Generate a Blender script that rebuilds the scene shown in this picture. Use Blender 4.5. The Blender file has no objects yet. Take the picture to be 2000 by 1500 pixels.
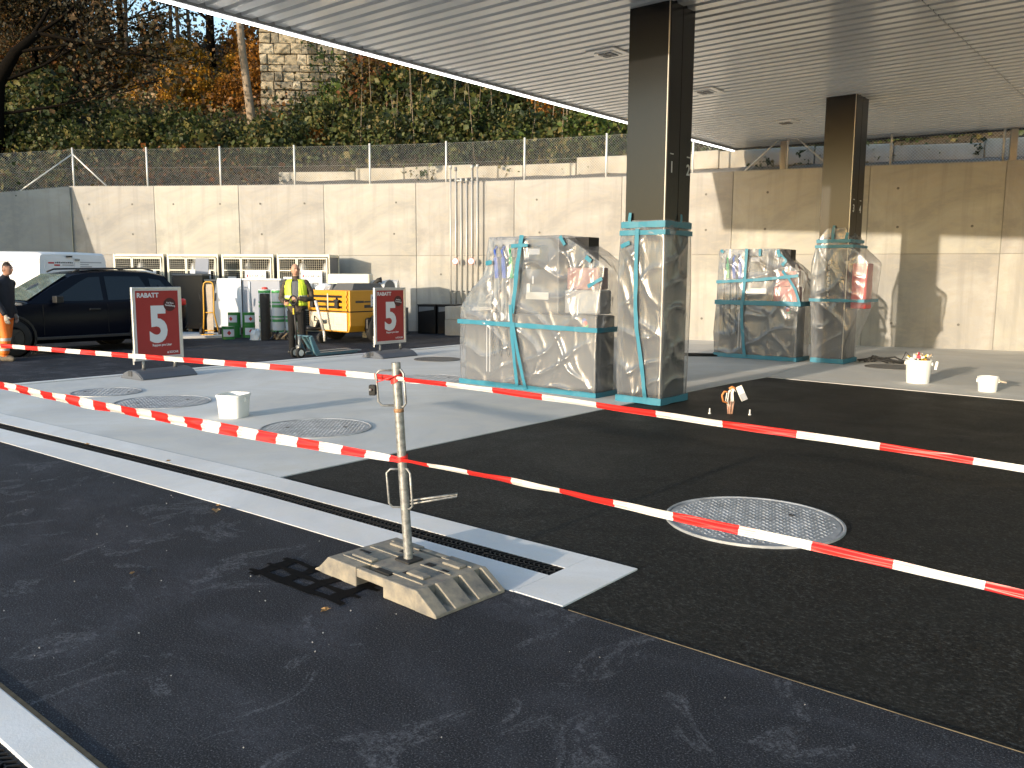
import bpy, bmesh, math, random
import numpy as np
from mathutils import Vector, Matrix, Euler
R = math.radians
random.seed(7)
rng = np.random.default_rng(7)
scene = bpy.context.scene
col = scene.collection

# ------------------------------------------------------------------ camera, sky, sun, exposure
CAM_H = 1.62
YAW, PITCH, ROLL = R(39.6), R(7.37), R(0.31)
cam_d = bpy.data.cameras.new('camera')
cam = bpy.data.objects.new('camera', cam_d)
col.objects.link(cam)
cam_d.sensor_width = 36.0
cam_d.lens = 1650.0 / 2000.0 * 36.0
cam_d.clip_start, cam_d.clip_end = 0.05, 2000.0
fwd = Vector((-math.sin(YAW) * math.cos(PITCH), math.cos(YAW) * math.cos(PITCH), -math.sin(PITCH)))
r0 = Vector((math.cos(YAW), math.sin(YAW), 0.0))
u0 = r0.cross(fwd)
rr = r0 * math.cos(ROLL) + u0 * math.sin(ROLL)
uu = -r0 * math.sin(ROLL) + u0 * math.cos(ROLL)
mw = Matrix((rr, uu, -fwd)).transposed().to_4x4()
mw.translation = Vector((0, 0, CAM_H))
cam.matrix_world = mw
scene.camera = cam

SUN_EL, SUN_AZ = R(8.3), R(1.9)      # light travels towards +Y, a little towards +X
world = bpy.data.worlds.new('World')
scene.world = world
world.use_nodes = True
wn = world.node_tree.nodes
sky = wn.new('ShaderNodeTexSky')
sky.sky_type = 'NISHITA'
sky.sun_disc = False
sky.sun_elevation = SUN_EL
sky.sun_rotation = math.pi + SUN_AZ
sky.air_density, sky.dust_density, sky.ozone_density = 1.0, 0.6, 1.2
bgn = wn['Background']
world.node_tree.links.new(sky.outputs[0], bgn.inputs[0])
bgn.inputs[1].default_value = 0.15
sun_d = bpy.data.lights.new('sun', 'SUN')
sun_d.energy = 2.0
sun_d.angle = R(0.55)
sun_d.color = (1.0, 0.85, 0.66)
sun = bpy.data.objects.new('sun', sun_d)
col.objects.link(sun)
L = Vector((math.sin(SUN_AZ) * math.cos(SUN_EL), math.cos(SUN_AZ) * math.cos(SUN_EL), -math.sin(SUN_EL)))
sun.rotation_euler = L.to_track_quat('-Z', 'Y').to_euler()
sun.location = (-3, -20, 12)
vs = scene.view_settings
vs.view_transform = 'Standard'
vs.look = 'None'
vs.gamma = 1.0
vs.use_curve_mapping = False
vs.exposure = 1.6
scene.cycles.max_bounces = 8
scene.cycles.transparent_max_bounces = 16
scene.cycles.use_denoising = True
scene.cycles.caustics_reflective = False
scene.cycles.caustics_refractive = False
scene.cycles.sample_clamp_indirect = 6.0

# ------------------------------------------------------------------ materials
MAT = {}
def M(name, c, rough=0.6, metal=0.0, var=0.12, scale=6.0, bump=0.0, bscale=60.0, c2=None, emit=None, trans=0.0, coat=0.0, dist=0.004, spec=0.5, stretch=None, spotty=0.5):
    """procedural material: noise between two tones, fine speckle, fine relief"""
    if name in MAT: return MAT[name]
    m = bpy.data.materials.new(name); m.use_nodes = True
    nt = m.node_tree; N = nt.nodes; K = nt.links
    b = N['Principled BSDF']
    b.inputs['Roughness'].default_value = rough
    b.inputs['Metallic'].default_value = metal
    b.inputs['Specular IOR Level'].default_value = spec
    if coat: b.inputs['Coat Weight'].default_value = coat; b.inputs['Coat Roughness'].default_value = 0.06
    if emit:
        b.inputs['Emission Color'].default_value = (*c, 1); b.inputs['Emission Strength'].default_value = emit
    b.inputs['Base Color'].default_value = (*c, 1)
    tc = N.new('ShaderNodeTexCoord')
    vec = tc.outputs['Object']
    if stretch:
        mp = N.new('ShaderNodeMapping'); mp.inputs['Scale'].default_value = stretch
        K.new(vec, mp.inputs[0]); vec = mp.outputs[0]
    if var > 0 or c2:
        n1 = N.new('ShaderNodeTexNoise'); n1.inputs['Scale'].default_value = scale; n1.inputs['Detail'].default_value = 6
        n1.inputs['Roughness'].default_value = 0.62
        K.new(vec, n1.inputs['Vector'])
        cr = N.new('ShaderNodeValToRGB')
        lo = c2 if c2 else tuple(max(0, x * (1 - var)) for x in c)
        hi = c if c2 else tuple(min(1, x * (1 + var)) for x in c)
        cr.color_ramp.elements[0].color = (*lo, 1); cr.color_ramp.elements[1].color = (*hi, 1)
        cr.color_ramp.elements[0].position = spotty - 0.2; cr.color_ramp.elements[1].position = spotty + 0.2
        K.new(n1.outputs[0], cr.inputs[0]); K.new(cr.outputs[0], b.inputs['Base Color'])
    if bump > 0:
        n2 = N.new('ShaderNodeTexNoise'); n2.inputs['Scale'].default_value = bscale; n2.inputs['Detail'].default_value = 4
        K.new(tc.outputs['Object'], n2.inputs['Vector'])
        bp = N.new('ShaderNodeBump'); bp.inputs['Strength'].default_value = bump; bp.inputs['Distance'].default_value = dist
        K.new(n2.outputs[0], bp.inputs['Height']); K.new(bp.outputs[0], b.inputs['Normal'])
    MAT[name] = m
    return m

def nodes_of(name):
    m = bpy.data.materials.new(name); m.use_nodes = True
    nt = m.node_tree
    return m, nt.nodes, nt.links, nt.nodes['Principled BSDF']

def ramp(N, K, src, stops):
    cr = N.new('ShaderNodeValToRGB')
    e = cr.color_ramp.elements
    while len(e) < len(stops): e.new(0.5)
    for el, (p, c) in zip(e, stops):
        el.position = p; el.color = (*c, 1) if len(c) == 3 else c
    K.new(src, cr.inputs[0]); return cr.outputs[0]

def noise(N, K, vec, scale, detail=5, rough=0.6, dist=0.0):
    n = N.new('ShaderNodeTexNoise'); n.inputs['Scale'].default_value = scale; n.inputs['Detail'].default_value = detail
    n.inputs['Roughness'].default_value = rough; n.inputs['Distortion'].default_value = dist
    K.new(vec, n.inputs['Vector']); return n.outputs[0]

def mapping(N, K, vec, sc=(1, 1, 1), rot=(0, 0, 0), loc=(0, 0, 0)):
    mp = N.new('ShaderNodeMapping'); mp.inputs['Scale'].default_value = sc; mp.inputs['Rotation'].default_value = rot; mp.inputs['Location'].default_value = loc
    K.new(vec, mp.inputs[0]); return mp.outputs[0]

def mixc(N, K, fac, a, b, mode='MIX'):
    mx = N.new('ShaderNodeMix'); mx.data_type = 'RGBA'; mx.blend_type = mode
    for s, v in ((mx.inputs[0], fac), (mx.inputs[6], a), (mx.inputs[7], b)):
        if isinstance(v, (int, float)): s.default_value = v
        elif isinstance(v, tuple): s.default_value = (*v, 1)
        else: K.new(v, s)
    return mx.outputs[2]

def math_n(N, K, op, a, b=None):
    n = N.new('ShaderNodeMath'); n.operation = op
    for s, v in zip(n.inputs, (a, b)):
        if v is None: continue
        if isinstance(v, (int, float)): s.default_value = v
        else: K.new(v, s)
    return n.outputs[0]

def bump_n(N, K, b, h, strength, dist):
    bp = N.new('ShaderNodeBump'); bp.inputs['Strength'].default_value = strength; bp.inputs['Distance'].default_value = dist
    K.new(h, bp.inputs['Height']); K.new(bp.outputs[0], b.inputs['Normal']); return bp

def m_asphalt():
    m, N, K, b = nodes_of('asphalt')
    tc = N.new('ShaderNodeTexCoord'); v = tc.outputs['Object']
    grit = noise(N, K, v, 130, 4, 0.8)
    base = ramp(N, K, grit, [(0.38, (0.009, 0.010, 0.012)), (0.51, (0.023, 0.025, 0.031)), (0.58, (0.048, 0.051, 0.060)), (0.645, (0.17, 0.175, 0.19))])
    # worn, dusty areas and swept scuffs of their own shape
    big = noise(N, K, mapping(N, K, v, (0.75, 1.2, 1), (0, 0, R(22))), 1.3, 7, 0.66, 0.5)
    dust = ramp(N, K, big, [(0.46, (0, 0, 0)), (0.66, (0.55, 0.55, 0.55))])
    gd = noise(N, K, v, 24, 6, 0.8)
    dust = mixc(N, K, 1.0, dust, ramp(N, K, gd, [(0.35, (0.15,) * 3), (0.65, (1, 1, 1))]), 'MULTIPLY')
    base = mixc(N, K, dust, base, (0.095, 0.10, 0.12))
    sc = noise(N, K, mapping(N, K, v, (1.2, 0.9, 1), (0, 0, R(-30))), 1.5, 7, 0.68, 1.6)
    scm = ramp(N, K, sc, [(0.56, (0, 0, 0)), (0.61, (0.42, 0.42, 0.42)), (0.64, (0.08, 0.08, 0.08)), (0.73, (0.55, 0.55, 0.55))])
    fine = noise(N, K, v, 46, 5, 0.75)
    fm = ramp(N, K, fine, [(0.42, (0, 0, 0)), (0.62, (0.9, 0.9, 0.9))])
    msk = mixc(N, K, 1.0, scm, fm, 'MULTIPLY')
    base = mixc(N, K, msk, base, (0.27, 0.28, 0.31))
    K.new(base, b.inputs['Base Color'])
    K.new(ramp(N, K, big, [(0.3, (0.70,) * 3), (0.7, (0.88,) * 3)]), b.inputs['Roughness'])
    b.inputs['Specular IOR Level'].default_value = 0.14
    bump_n(N, K, b, grit, 0.7, 0.006)
    MAT['asphalt'] = m; return m

def m_mastic():
    m, N, K, b = nodes_of('fresh_asphalt')
    tc = N.new('ShaderNodeTexCoord'); v = tc.outputs['Object']
    grit = noise(N, K, mapping(N, K, v, (0.75, 1.25, 1)), 70, 4, 0.72)
    base = ramp(N, K, grit, [(0.41, (0.004, 0.0045, 0.0045)), (0.52, (0.012, 0.0125, 0.012)), (0.58, (0.026, 0.027, 0.026)), (0.65, (0.075, 0.077, 0.074))])
    big = noise(N, K, v, 0.9, 5, 0.6, 0.6)
    base = mixc(N, K, ramp(N, K, big, [(0.42, (0, 0, 0)), (0.75, (0.30,) * 3)]), base, (0.036, 0.034, 0.028))
    K.new(base, b.inputs['Base Color'])
    K.new(ramp(N, K, big, [(0.35, (0.55,) * 3), (0.65, (0.75,) * 3)]), b.inputs['Roughness'])
    b.inputs['Specular IOR Level'].default_value = 0.18
    bump_n(N, K, b, grit, 0.9, 0.009)
    MAT['fresh_asphalt'] = m; return m

def m_concrete(name, c, stain=0.25, scale=1.0, rough=0.85, fine=0.10, bump=0.25, warm=(0.9, 0.82, 0.7), streak=False):
    m, N, K, b = nodes_of(name)
    tc = N.new('ShaderNodeTexCoord'); v = tc.outputs['Object']
    big = noise(N, K, v, 0.55 * scale, 6, 0.6, 0.8)
    base = mixc(N, K, ramp(N, K, big, [(0.40, (0, 0, 0)), (0.60, (1, 1, 1))]), tuple(x * (1 - stain) for x in c), c)
    mid = noise(N, K, mapping(N, K, v, (1, 1, 2.2 if streak else 1)), 3.1 * scale, 6, 0.7, 0.4)
    base = mixc(N, K, ramp(N, K, mid, [(0.44, (0, 0, 0)), (0.64, (0.7,) * 3)]), base, tuple(c[i] * warm[i] for i in range(3)))
    if streak:
        st = noise(N, K, mapping(N, K, v, (2.6, 2.6, 0.16)), 1.6, 5, 0.6)
        base = mixc(N, K, ramp(N, K, st, [(0.50, (0, 0, 0)), (0.68, (0.50,) * 3)]), base, tuple(x * 0.62 for x in c))
    sp = noise(N, K, v, 55 * scale, 4, 0.7)
    base = mixc(N, K, ramp(N, K, sp, [(0.33, (fine * 4,) * 3), (0.5, (0, 0, 0))]), base, tuple(x * 0.66 for x in c))
    K.new(base, b.inputs['Base Color']); b.inputs['Roughness'].default_value = rough
    b.inputs['Specular IOR Level'].default_value = 0.3
    bump_n(N, K, b, sp, bump, 0.004)
    MAT[name] = m; return m

def m_film():
    """thin polythene dust sheet: clear, slightly milky, glossy where it faces away"""
    m = bpy.data.materials.new('polythene'); m.use_nodes = True
    N, K = m.node_tree.nodes, m.node_tree.links
    N.remove(N['Principled BSDF']); out = N['Material Output']
    tc = N.new('ShaderNodeTexCoord'); v = tc.outputs['Object']
    tr = N.new('ShaderNodeBsdfTransparent'); tr.inputs[0].default_value = (0.88, 0.88, 0.88, 1)
    df = N.new('ShaderNodeBsdfTranslucent'); df.inputs[0].default_value = (0.72, 0.77, 0.84, 1)
    d2 = N.new('ShaderNodeBsdfDiffuse'); d2.inputs[0].default_value = (0.74, 0.79, 0.87, 1)
    gl = N.new('ShaderNodeBsdfGlossy'); gl.inputs['Roughness'].default_value = 0.27; gl.inputs[0].default_value = (0.95, 0.95, 0.95, 1)
    w = N.new('ShaderNodeTexNoise'); w.inputs['Scale'].default_value = 1.5; w.inputs['Detail'].default_value = 1.6; w.inputs['Distortion'].default_value = 1.0
    K.new(mapping(N, K, v, (2.6, 2.6, 0.55), (0, R(24), 0)), w.inputs['Vector'])
    w2 = noise(N, K, mapping(N, K, v, (3.4, 3.4, 0.7), (0, R(-52), 0)), 1.6, 2, 0.5, 0.8)
    hh = math_n(N, K, 'ADD', math_n(N, K, 'ABSOLUTE', math_n(N, K, 'SUBTRACT', w.outputs[0], 0.5)), math_n(N, K, 'MULTIPLY', math_n(N, K, 'ABSOLUTE', math_n(N, K, 'SUBTRACT', w2, 0.5)), 0.6))
    bp = N.new('ShaderNodeBump'); bp.inputs['Strength'].default_value = 0.6; bp.inputs['Distance'].default_value = 0.035
    K.new(hh, bp.inputs['Height'])
    for s in (df, gl, d2): K.new(bp.outputs[0], s.inputs['Normal'])
    lw = N.new('ShaderNodeLayerWeight'); lw.inputs[0].default_value = 0.22; K.new(bp.outputs[0], lw.inputs['Normal'])
    m1 = N.new('ShaderNodeMixShader'); m1.inputs[0].default_value = 0.55; K.new(df.outputs[0], m1.inputs[1]); K.new(d2.outputs[0], m1.inputs[2])
    m2 = N.new('ShaderNodeMixShader'); m2.inputs[0].default_value = 0.21; K.new(tr.outputs[0], m2.inputs[1]); K.new(m1.outputs[0], m2.inputs[2])
    m3 = N.new('ShaderNodeMixShader')
    K.new(math_n(N, K, 'ADD', math_n(N, K, 'MULTIPLY', lw.outputs['Fresnel'], 0.75), 0.055), m3.inputs[0])
    K.new(m2.outputs[0], m3.inputs[1]); K.new(gl.outputs[0], m3.inputs[2])
    K.new(m3.outputs[0], out.inputs[0]); MAT['polythene'] = m; return m

def m_leaf(name, cols, trans=0.35):
    """leaves whose tone differs from leaf to leaf, thin enough to glow a little"""
    m = bpy.data.materials.new(name); m.use_nodes = True
    N, K = m.node_tree.nodes, m.node_tree.links; b = N['Principled BSDF']; out = N['Material Output']
    g = N.new('ShaderNodeNewGeometry')
    at = N.new('ShaderNodeAttribute'); at.attribute_name = 'tone'
    n = len(cols)
    c = ramp(N, K, at.outputs['Fac'], [((i + 0.5) / n, cc) for i, cc in enumerate(cols)])
    K.new(c, b.inputs['Base Color']); b.inputs['Roughness'].default_value = 0.55; b.inputs['Specular IOR Level'].default_value = 0.35
    tl = N.new('ShaderNodeBsdfTranslucent'); K.new(c, tl.inputs[0])
    mx = N.new('ShaderNodeMixShader'); mx.inputs[0].default_value = trans
    K.new(b.outputs[0], mx.inputs[1]); K.new(tl.outputs[0], mx.inputs[2]); K.new(mx.outputs[0], out.inputs[0])
    MAT[name] = m; return m

def m_tape():
    m, N, K, b = nodes_of('barrier_tape_plastic'); out = N['Material Output']
    uv = N.new('ShaderNodeUVMap'); uv.uv_map = 'UVMap'
    sx = N.new('ShaderNodeSeparateXYZ'); K.new(uv.outputs[0], sx.inputs[0])
    fr = math_n(N, K, 'FRACT', sx.outputs[0])
    st = math_n(N, K, 'GREATER_THAN', fr, 0.5)
    # faint smeared print lines in the white just after each red block
    ln = math_n(N, K, 'GREATER_THAN', math_n(N, K, 'FRACT', math_n(N, K, 'MULTIPLY', sx.outputs[1], 4.0)), 0.55)
    zone = math_n(N, K, 'LESS_THAN', fr, 0.12)
    smear = math_n(N, K, 'MULTIPLY', math_n(N, K, 'MULTIPLY', ln, zone), 0.35)
    c = mixc(N, K, math_n(N, K, 'MAXIMUM', st, smear), (0.86, 0.84, 0.80), (0.72, 0.035, 0.03))
    K.new(c, b.inputs['Base Color']); b.inputs['Roughness'].default_value = 0.32
    tl = N.new('ShaderNodeBsdfTranslucent'); K.new(c, tl.inputs[0])
    mx = N.new('ShaderNodeMixShader'); mx.inputs[0].default_value = 0.35
    K.new(b.outputs[0], mx.inputs[1]); K.new(tl.outputs[0], mx.inputs[2]); K.new(mx.outputs[0], out.inputs[0])
    MAT['tape'] = m; return m

m_asphalt(); m_mastic(); m_film(); m_tape()
m_concrete('apron_concrete', (0.63, 0.63, 0.62), 0.20, 0.8, fine=0.05, warm=(0.93, 0.90, 0.84))
m_concrete('strip_concrete', (0.76, 0.76, 0.76), 0.16, 1.4, fine=0.05, bump=0.2, warm=(0.93, 0.90, 0.85))
m_concrete('wall_concrete', (0.40, 0.39, 0.365), 0.30, 1.0, fine=0.06, streak=True, warm=(0.90, 0.86, 0.78))
for i_, k_ in enumerate((0.92, 1.0, 1.04)): m_concrete('wall_concrete_%d' % i_, (0.43 * k_, (0.420 + .002 * (i_ - 1)) * k_, (0.392 + .006 * (1 - i_)) * k_), 0.30, 1.0, fine=0.06, streak=True, warm=(0.90, 0.86, 0.78))
m_concrete('old_concrete', (0.48, 0.45, 0.39), 0.35, 2.0, fine=0.14, bump=0.5)
m_concrete('plinth_concrete', (0.45, 0.43, 0.39), 0.25, 2.0, fine=0.1)
m_concrete('earth', (0.085, 0.065, 0.042), 0.4, 2.0, fine=0.2, bump=0.9)
m_concrete('gravel_bank', (0.24, 0.215, 0.18), 0.35, 3.0, fine=0.3, bump=0.9)
M('white_paint', (0.78, 0.78, 0.77), 0.38, var=0.03)
M('steel_black', (0.005, 0.005, 0.005), 0.27, var=0.05, spec=0.4)
M('panel_black', (0.005, 0.005, 0.005), 0.24, var=0.05, spec=0.45)
M('deck_metal', (0.90, 0.885, 0.85), 0.28, var=0.03, scale=1.5, spec=0.9, coat=0.3)
M('dark_gap', (0.01, 0.01, 0.01), 0.9, var=0)
M('led', (1.0, 0.98, 0.94), 0.5, var=0, emit=3.0)
M('galv', (0.30, 0.305, 0.30), 0.48, metal=0.6, var=0.45, scale=38, bump=0.12, bscale=90)
M('galv_light', (0.66, 0.66, 0.64), 0.42, metal=0.25, var=0.1, scale=25)
M('alu', (0.58, 0.59, 0.60), 0.33, metal=0.8, var=0.05)
M('tape_blue', (0.020, 0.17, 0.25), 0.45, var=0.10, scale=30)
M('cast_black', (0.009, 0.009, 0.010), 0.5, var=0.2, scale=60, spec=0.3)
M('recycled_plastic', (0.30, 0.265, 0.205), 0.85, c2=(0.11, 0.11, 0.11), scale=11, bump=0.35, bscale=45, spotty=0.45)
M('checker_steel', (0.36, 0.375, 0.395), 0.45, metal=0.25, var=0.35, scale=5)
M('bucket_plastic', (0.78, 0.78, 0.75), 0.42, var=0.03)
M('rubber', (0.014, 0.014, 0.014), 0.7, var=0.2, scale=30, bump=0.2)
M('grey_plastic', (0.085, 0.095, 0.115), 0.5, var=0.08, bump=0.1)
M('grey_dark', (0.045, 0.047, 0.052), 0.5, var=0.1)
M('grey_mid', (0.17, 0.175, 0.185), 0.45, var=0.08)
M('poster_red', (0.30, 0.020, 0.020), 0.38, var=0.04)
M('poster_dark', (0.055, 0.006, 0.008), 0.4, var=0.0)
M('print_white', (0.62, 0.64, 0.68), 0.45, var=0.0)
M('print_black', (0.03, 0.03, 0.03), 0.5, var=0.0)
M('print_grey', (0.33, 0.34, 0.37), 0.5, var=0.0)
M('print_red', (0.50, 0.03, 0.03), 0.5, var=0.0)
M('print_blue', (0.06, 0.12, 0.42), 0.5, var=0.0)
M('wood_old', (0.30, 0.22, 0.13), 0.8, var=0.3, scale=9, stretch=(1, 1, 6))
# ------------------------------------------------------------------ mesh helpers
class MB:
    def __init__(s): s.v = []; s.f = []; s.m = []; s.uv = None
    def add(s, vs, fs, mi=0):
        o = len(s.v); s.v += [tuple(p) for p in vs]; s.f += [tuple(i + o for i in f) for f in fs]; s.m += [mi] * len(fs); return s
    def box(s, c, d, rot=None, mi=0, taper=None):
        x, y, z = d[0] / 2, d[1] / 2, d[2] / 2
        t = taper or (1, 1)
        vs = [Vector(p) for p in ((-x, -y, -z), (x, -y, -z), (x, y, -z), (-x, y, -z), (-x * t[0], -y * t[1], z), (x * t[0], -y * t[1], z), (x * t[0], y * t[1], z), (-x * t[0], y * t[1], z))]
        if rot is not None:
            e = Euler(rot).to_matrix(); vs = [e @ p for p in vs]
        c = Vector(c)
        return s.add([p + c for p in vs], [(0, 3, 2, 1), (4, 5, 6, 7), (0, 1, 5, 4), (1, 2, 6, 5), (2, 3, 7, 6), (3, 0, 4, 7)], mi)
    def bb(s, a, b, mi=0):
        return s.box([(p + q) / 2 for p, q in zip(a, b)], [abs(q - p) for p, q in zip(a, b)], None, mi)
    def prism(s, poly, axis, a, b, mi=0):
        """polygon in the two other axes, extruded along axis from a to b"""
        n = len(poly)
        def pt(p, t):
            if axis == 'x': return (t, p[0], p[1])
            if axis == 'y': return (p[0], t, p[1])
            return (p[0], p[1], t)
        vs = [pt(p, a) for p in poly] + [pt(p, b) for p in poly]
        fs = [tuple(range(n - 1, -1, -1)), tuple(range(n, 2 * n))] + [(i, (i + 1) % n, n + (i + 1) % n, n + i) for i in range(n)]
        return s.add(vs, fs, mi)
    def tube(s, pts, r, n=8, mi=0, cap=True, squash=1.0):
        pts = [Vector(p) for p in pts]; k = len(pts)
        rs = r if isinstance(r, (list, tuple)) else [r] * k
        T = [(pts[min(i + 1, k - 1)] - pts[max(i - 1, 0)]).normalized() for i in range(k)]
        ref = Vector((0, 0, 1)) if abs(T[0].z) < 0.9 else Vector((1, 0, 0))
        a = T[0].cross(ref).normalized(); vs = []
        for i in range(k):
            a = (a - T[i] * a.dot(T[i])).normalized(); b = T[i].cross(a)
            for j in range(n):
                q = 2 * math.pi * j / n
                vs.append(pts[i] + (a * math.cos(q) + b * math.sin(q) * squash) * rs[i])
        fs = [(i * n + j, i * n + (j + 1) % n, (i + 1) * n + (j + 1) % n, (i + 1) * n + j) for i in range(k - 1) for j in range(n)]
        if cap: fs += [tuple(range(n - 1, -1, -1)), tuple((k - 1) * n + j for j in range(n))]
        return s.add(vs, fs, mi)
    def lathe(s, prof, n=24, c=(0, 0, 0), mi=0, axis='z', sq=None):
        vs = []
        for (r, z) in prof:
            for j in range(n):
                q = 2 * math.pi * j / n
                x, y = r * math.cos(q), r * math.sin(q)
                if sq:   # rounded-square cross-section
                    k = (abs(math.cos(q)) ** sq + abs(math.sin(q)) ** sq) ** (-1 / sq); x, y = r * math.cos(q) * k, r * math.sin(q) * k
                p = (x, y, z) if axis == 'z' else ((z, x, y) if axis == 'x' else (x, z, y))
                vs.append((p[0] + c[0], p[1] + c[1], p[2] + c[2]))
        k = len(prof)
        fs = [(i * n + j, i * n + (j + 1) % n, (i + 1) * n + (j + 1) % n, (i + 1) * n + j) for i in range(k - 1) for j in range(n)]
        if prof[0][0] > 1e-4: fs.append(tuple(range(n - 1, -1, -1)))
        if prof[-1][0] > 1e-4: fs.append(tuple((k - 1) * n + j for j in range(n)))
        if axis == 'y': fs = [f[::-1] for f in fs]
        return s.add(vs, fs, mi)
    def loft(s, rings, mi=0, cap=True):
        n = len(rings[0]); vs = [p for r in rings for p in r]; k = len(rings)
        fs = [(i * n + j, i * n + (j + 1) % n, (i + 1) * n + (j + 1) % n, (i + 1) * n + j) for i in range(k - 1) for j in range(n)]
        if cap: fs += [tuple(range(n - 1, -1, -1)), tuple((k - 1) * n + j for j in range(n))]
        return s.add(vs, fs, mi)
    def mesh(s, name, mats, smooth=False):
        me = bpy.data.meshes.new(name); me.from_pydata(s.v, [], s.f)
        for m in (mats if isinstance(mats, (list, tuple)) else [mats]): me.materials.append(MAT[m] if isinstance(m, str) else m)
        if any(s.m): me.polygons.foreach_set('material_index', s.m)
        if smooth: me.polygons.foreach_set('use_smooth', [True] * len(s.f))
        me.update(); return me
    def build(s, name, mats, parent=None, loc=(0, 0, 0), rot=(0, 0, 0), smooth=False, bevel=0.0, seg=2, auto=None):
        me = s.mesh(name, mats, smooth or auto is not None)
        if auto is not None:
            me.set_sharp_from_angle(angle=R(auto))
        o = bpy.data.objects.new(name, me); col.objects.link(o)
        o.location = loc; o.rotation_euler = rot
        if parent is not None: o.parent = parent
        if bevel:
            b = o.modifiers.new('edges', 'BEVEL'); b.width = bevel; b.segments = seg; b.limit_method = 'ANGLE'; b.angle_limit = R(35)
        return o

def empty(name, loc=(0, 0, 0), rz=0.0, label=None, cat=None, group=None):
    o = bpy.data.objects.new(name, None); col.objects.link(o)
    o.location = loc; o.rotation_euler = (0, 0, rz); o.empty_display_size = 0.2
    if label: tag(o, label, cat, group)
    return o
def tag(o, label=None, cat=None, group=None, kind=None):
    if label: o['label'] = label
    if cat: o['category'] = cat
    if group: o['group'] = group
    if kind: o['kind'] = kind
    return o
def inst(name, me, parent=None, loc=(0, 0, 0), rot=(0, 0, 0), sc=(1, 1, 1)):
    o = bpy.data.objects.new(name, me); col.objects.link(o)
    o.location = loc; o.rotation_euler = rot; o.scale = sc
    if parent is not None: o.parent = parent
    return o
def copy_tree(o, parent=None):
    c = o.copy(); col.objects.link(c); c.parent = parent
    for ch in list(o.children): copy_tree(ch, c)
    return c
def text_mesh(s, size, mat, bold=0.0, ext=0.001, align='LEFT', sx=1.0):
    cu = bpy.data.curves.new('t', 'FONT'); cu.body = s; cu.size = size; cu.extrude = ext; cu.offset = bold; cu.align_x = align; cu.space_character = 1.0
    cu.resolution_u = 4
    o = bpy.data.objects.new('t', cu); col.objects.link(o); o.scale = (sx, 1, 1)
    dg = bpy.context.evaluated_depsgraph_get()
    me = bpy.data.meshes.new_from_object(o.evaluated_get(dg))
    me.transform(Matrix.Diagonal((sx, 1, 1, 1)))
    me.materials.clear(); me.materials.append(MAT[mat])
    bpy.data.objects.remove(o); bpy.data.curves.remove(cu)
    return me
def text(name, s, size, mat, parent, loc, rot, bold=0.0, align='LEFT', sx=1.0):
    return inst(name, text_mesh(s, size, mat, bold, 0.001, align, sx), parent, loc, rot)
def lerp_tab(tab, x):
    xs = [t[0] for t in tab]; return float(np.interp(x, xs, [t[1] for t in tab]))

# ------------------------------------------------------------------ ground
g = MB(); g.add([(-600, -400, -0.16), (400, -400, -0.16), (400, 600, -0.16), (-600, 600, -0.16)], [(0, 1, 2, 3)])
tag(g.build('ground', 'earth'), kind='structure')

FAR = [(-13.2, 3.52), (-10.71, 3.66), (-8.0, 3.81), (-5.67, 3.92), (-2.35, 3.95)]
NEAR = [(-13.2, 2.86), (-8.9, 3.02), (-4.88, 3.18), (-2.34, 3.235)]
MID = [(-13.2, 3.15), (-9.81, 3.345), (-7.5, 3.48), (-5.47, 3.58), (-2.66, 3.61)]
CW = 0.075   # half width of the channel
XS = [-13.2 + i * 0.52714 for i in range(21)]   # ends at -2.657
def band(f1, f2, xs, z=0.0, th=0.16):
    m = MB(); k = len(xs)
    vs = [(x, f1(x), z) for x in xs] + [(x, f2(x), z) for x in xs] + [(x, f1(x), z - th) for x in xs] + [(x, f2(x), z - th) for x in xs]
    fs = []
    for i in range(k - 1):
        fs += [(i, i + 1, k + i + 1, k + i), (2 * k + i, 2 * k + i + 1, i + 1, i), (k + i, k + i + 1, 3 * k + i + 1, 3 * k + i)]
    fs += [(0, k, 3 * k, 2 * k), (k - 1, 3 * k - 1, 4 * k - 1, 2 * k - 1)]
    m.add(vs, fs); return m
yf = lambda x: lerp_tab(FAR, x); yn = lambda x: lerp_tab(NEAR, x); ym = lambda x: lerp_tab(MID, x)
strip = empty('drain_strip'); tag(strip, kind='structure')
band(lambda x: yn(x), lambda x: ym(x) - CW, XS, 0.003).build('kerb_band', 'strip_concrete', strip)
band(lambda x: ym(x) + CW, lambda x: yf(x) - 0.012, XS, 0.003).build('kerb_band', 'strip_concrete', strip)
e = MB(); e.bb((-2.656, 3.235, -0.15), (-2.345, 3.94, 0.003)); e.build('end_cap', 'strip_concrete', strip, bevel=0.002)
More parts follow.
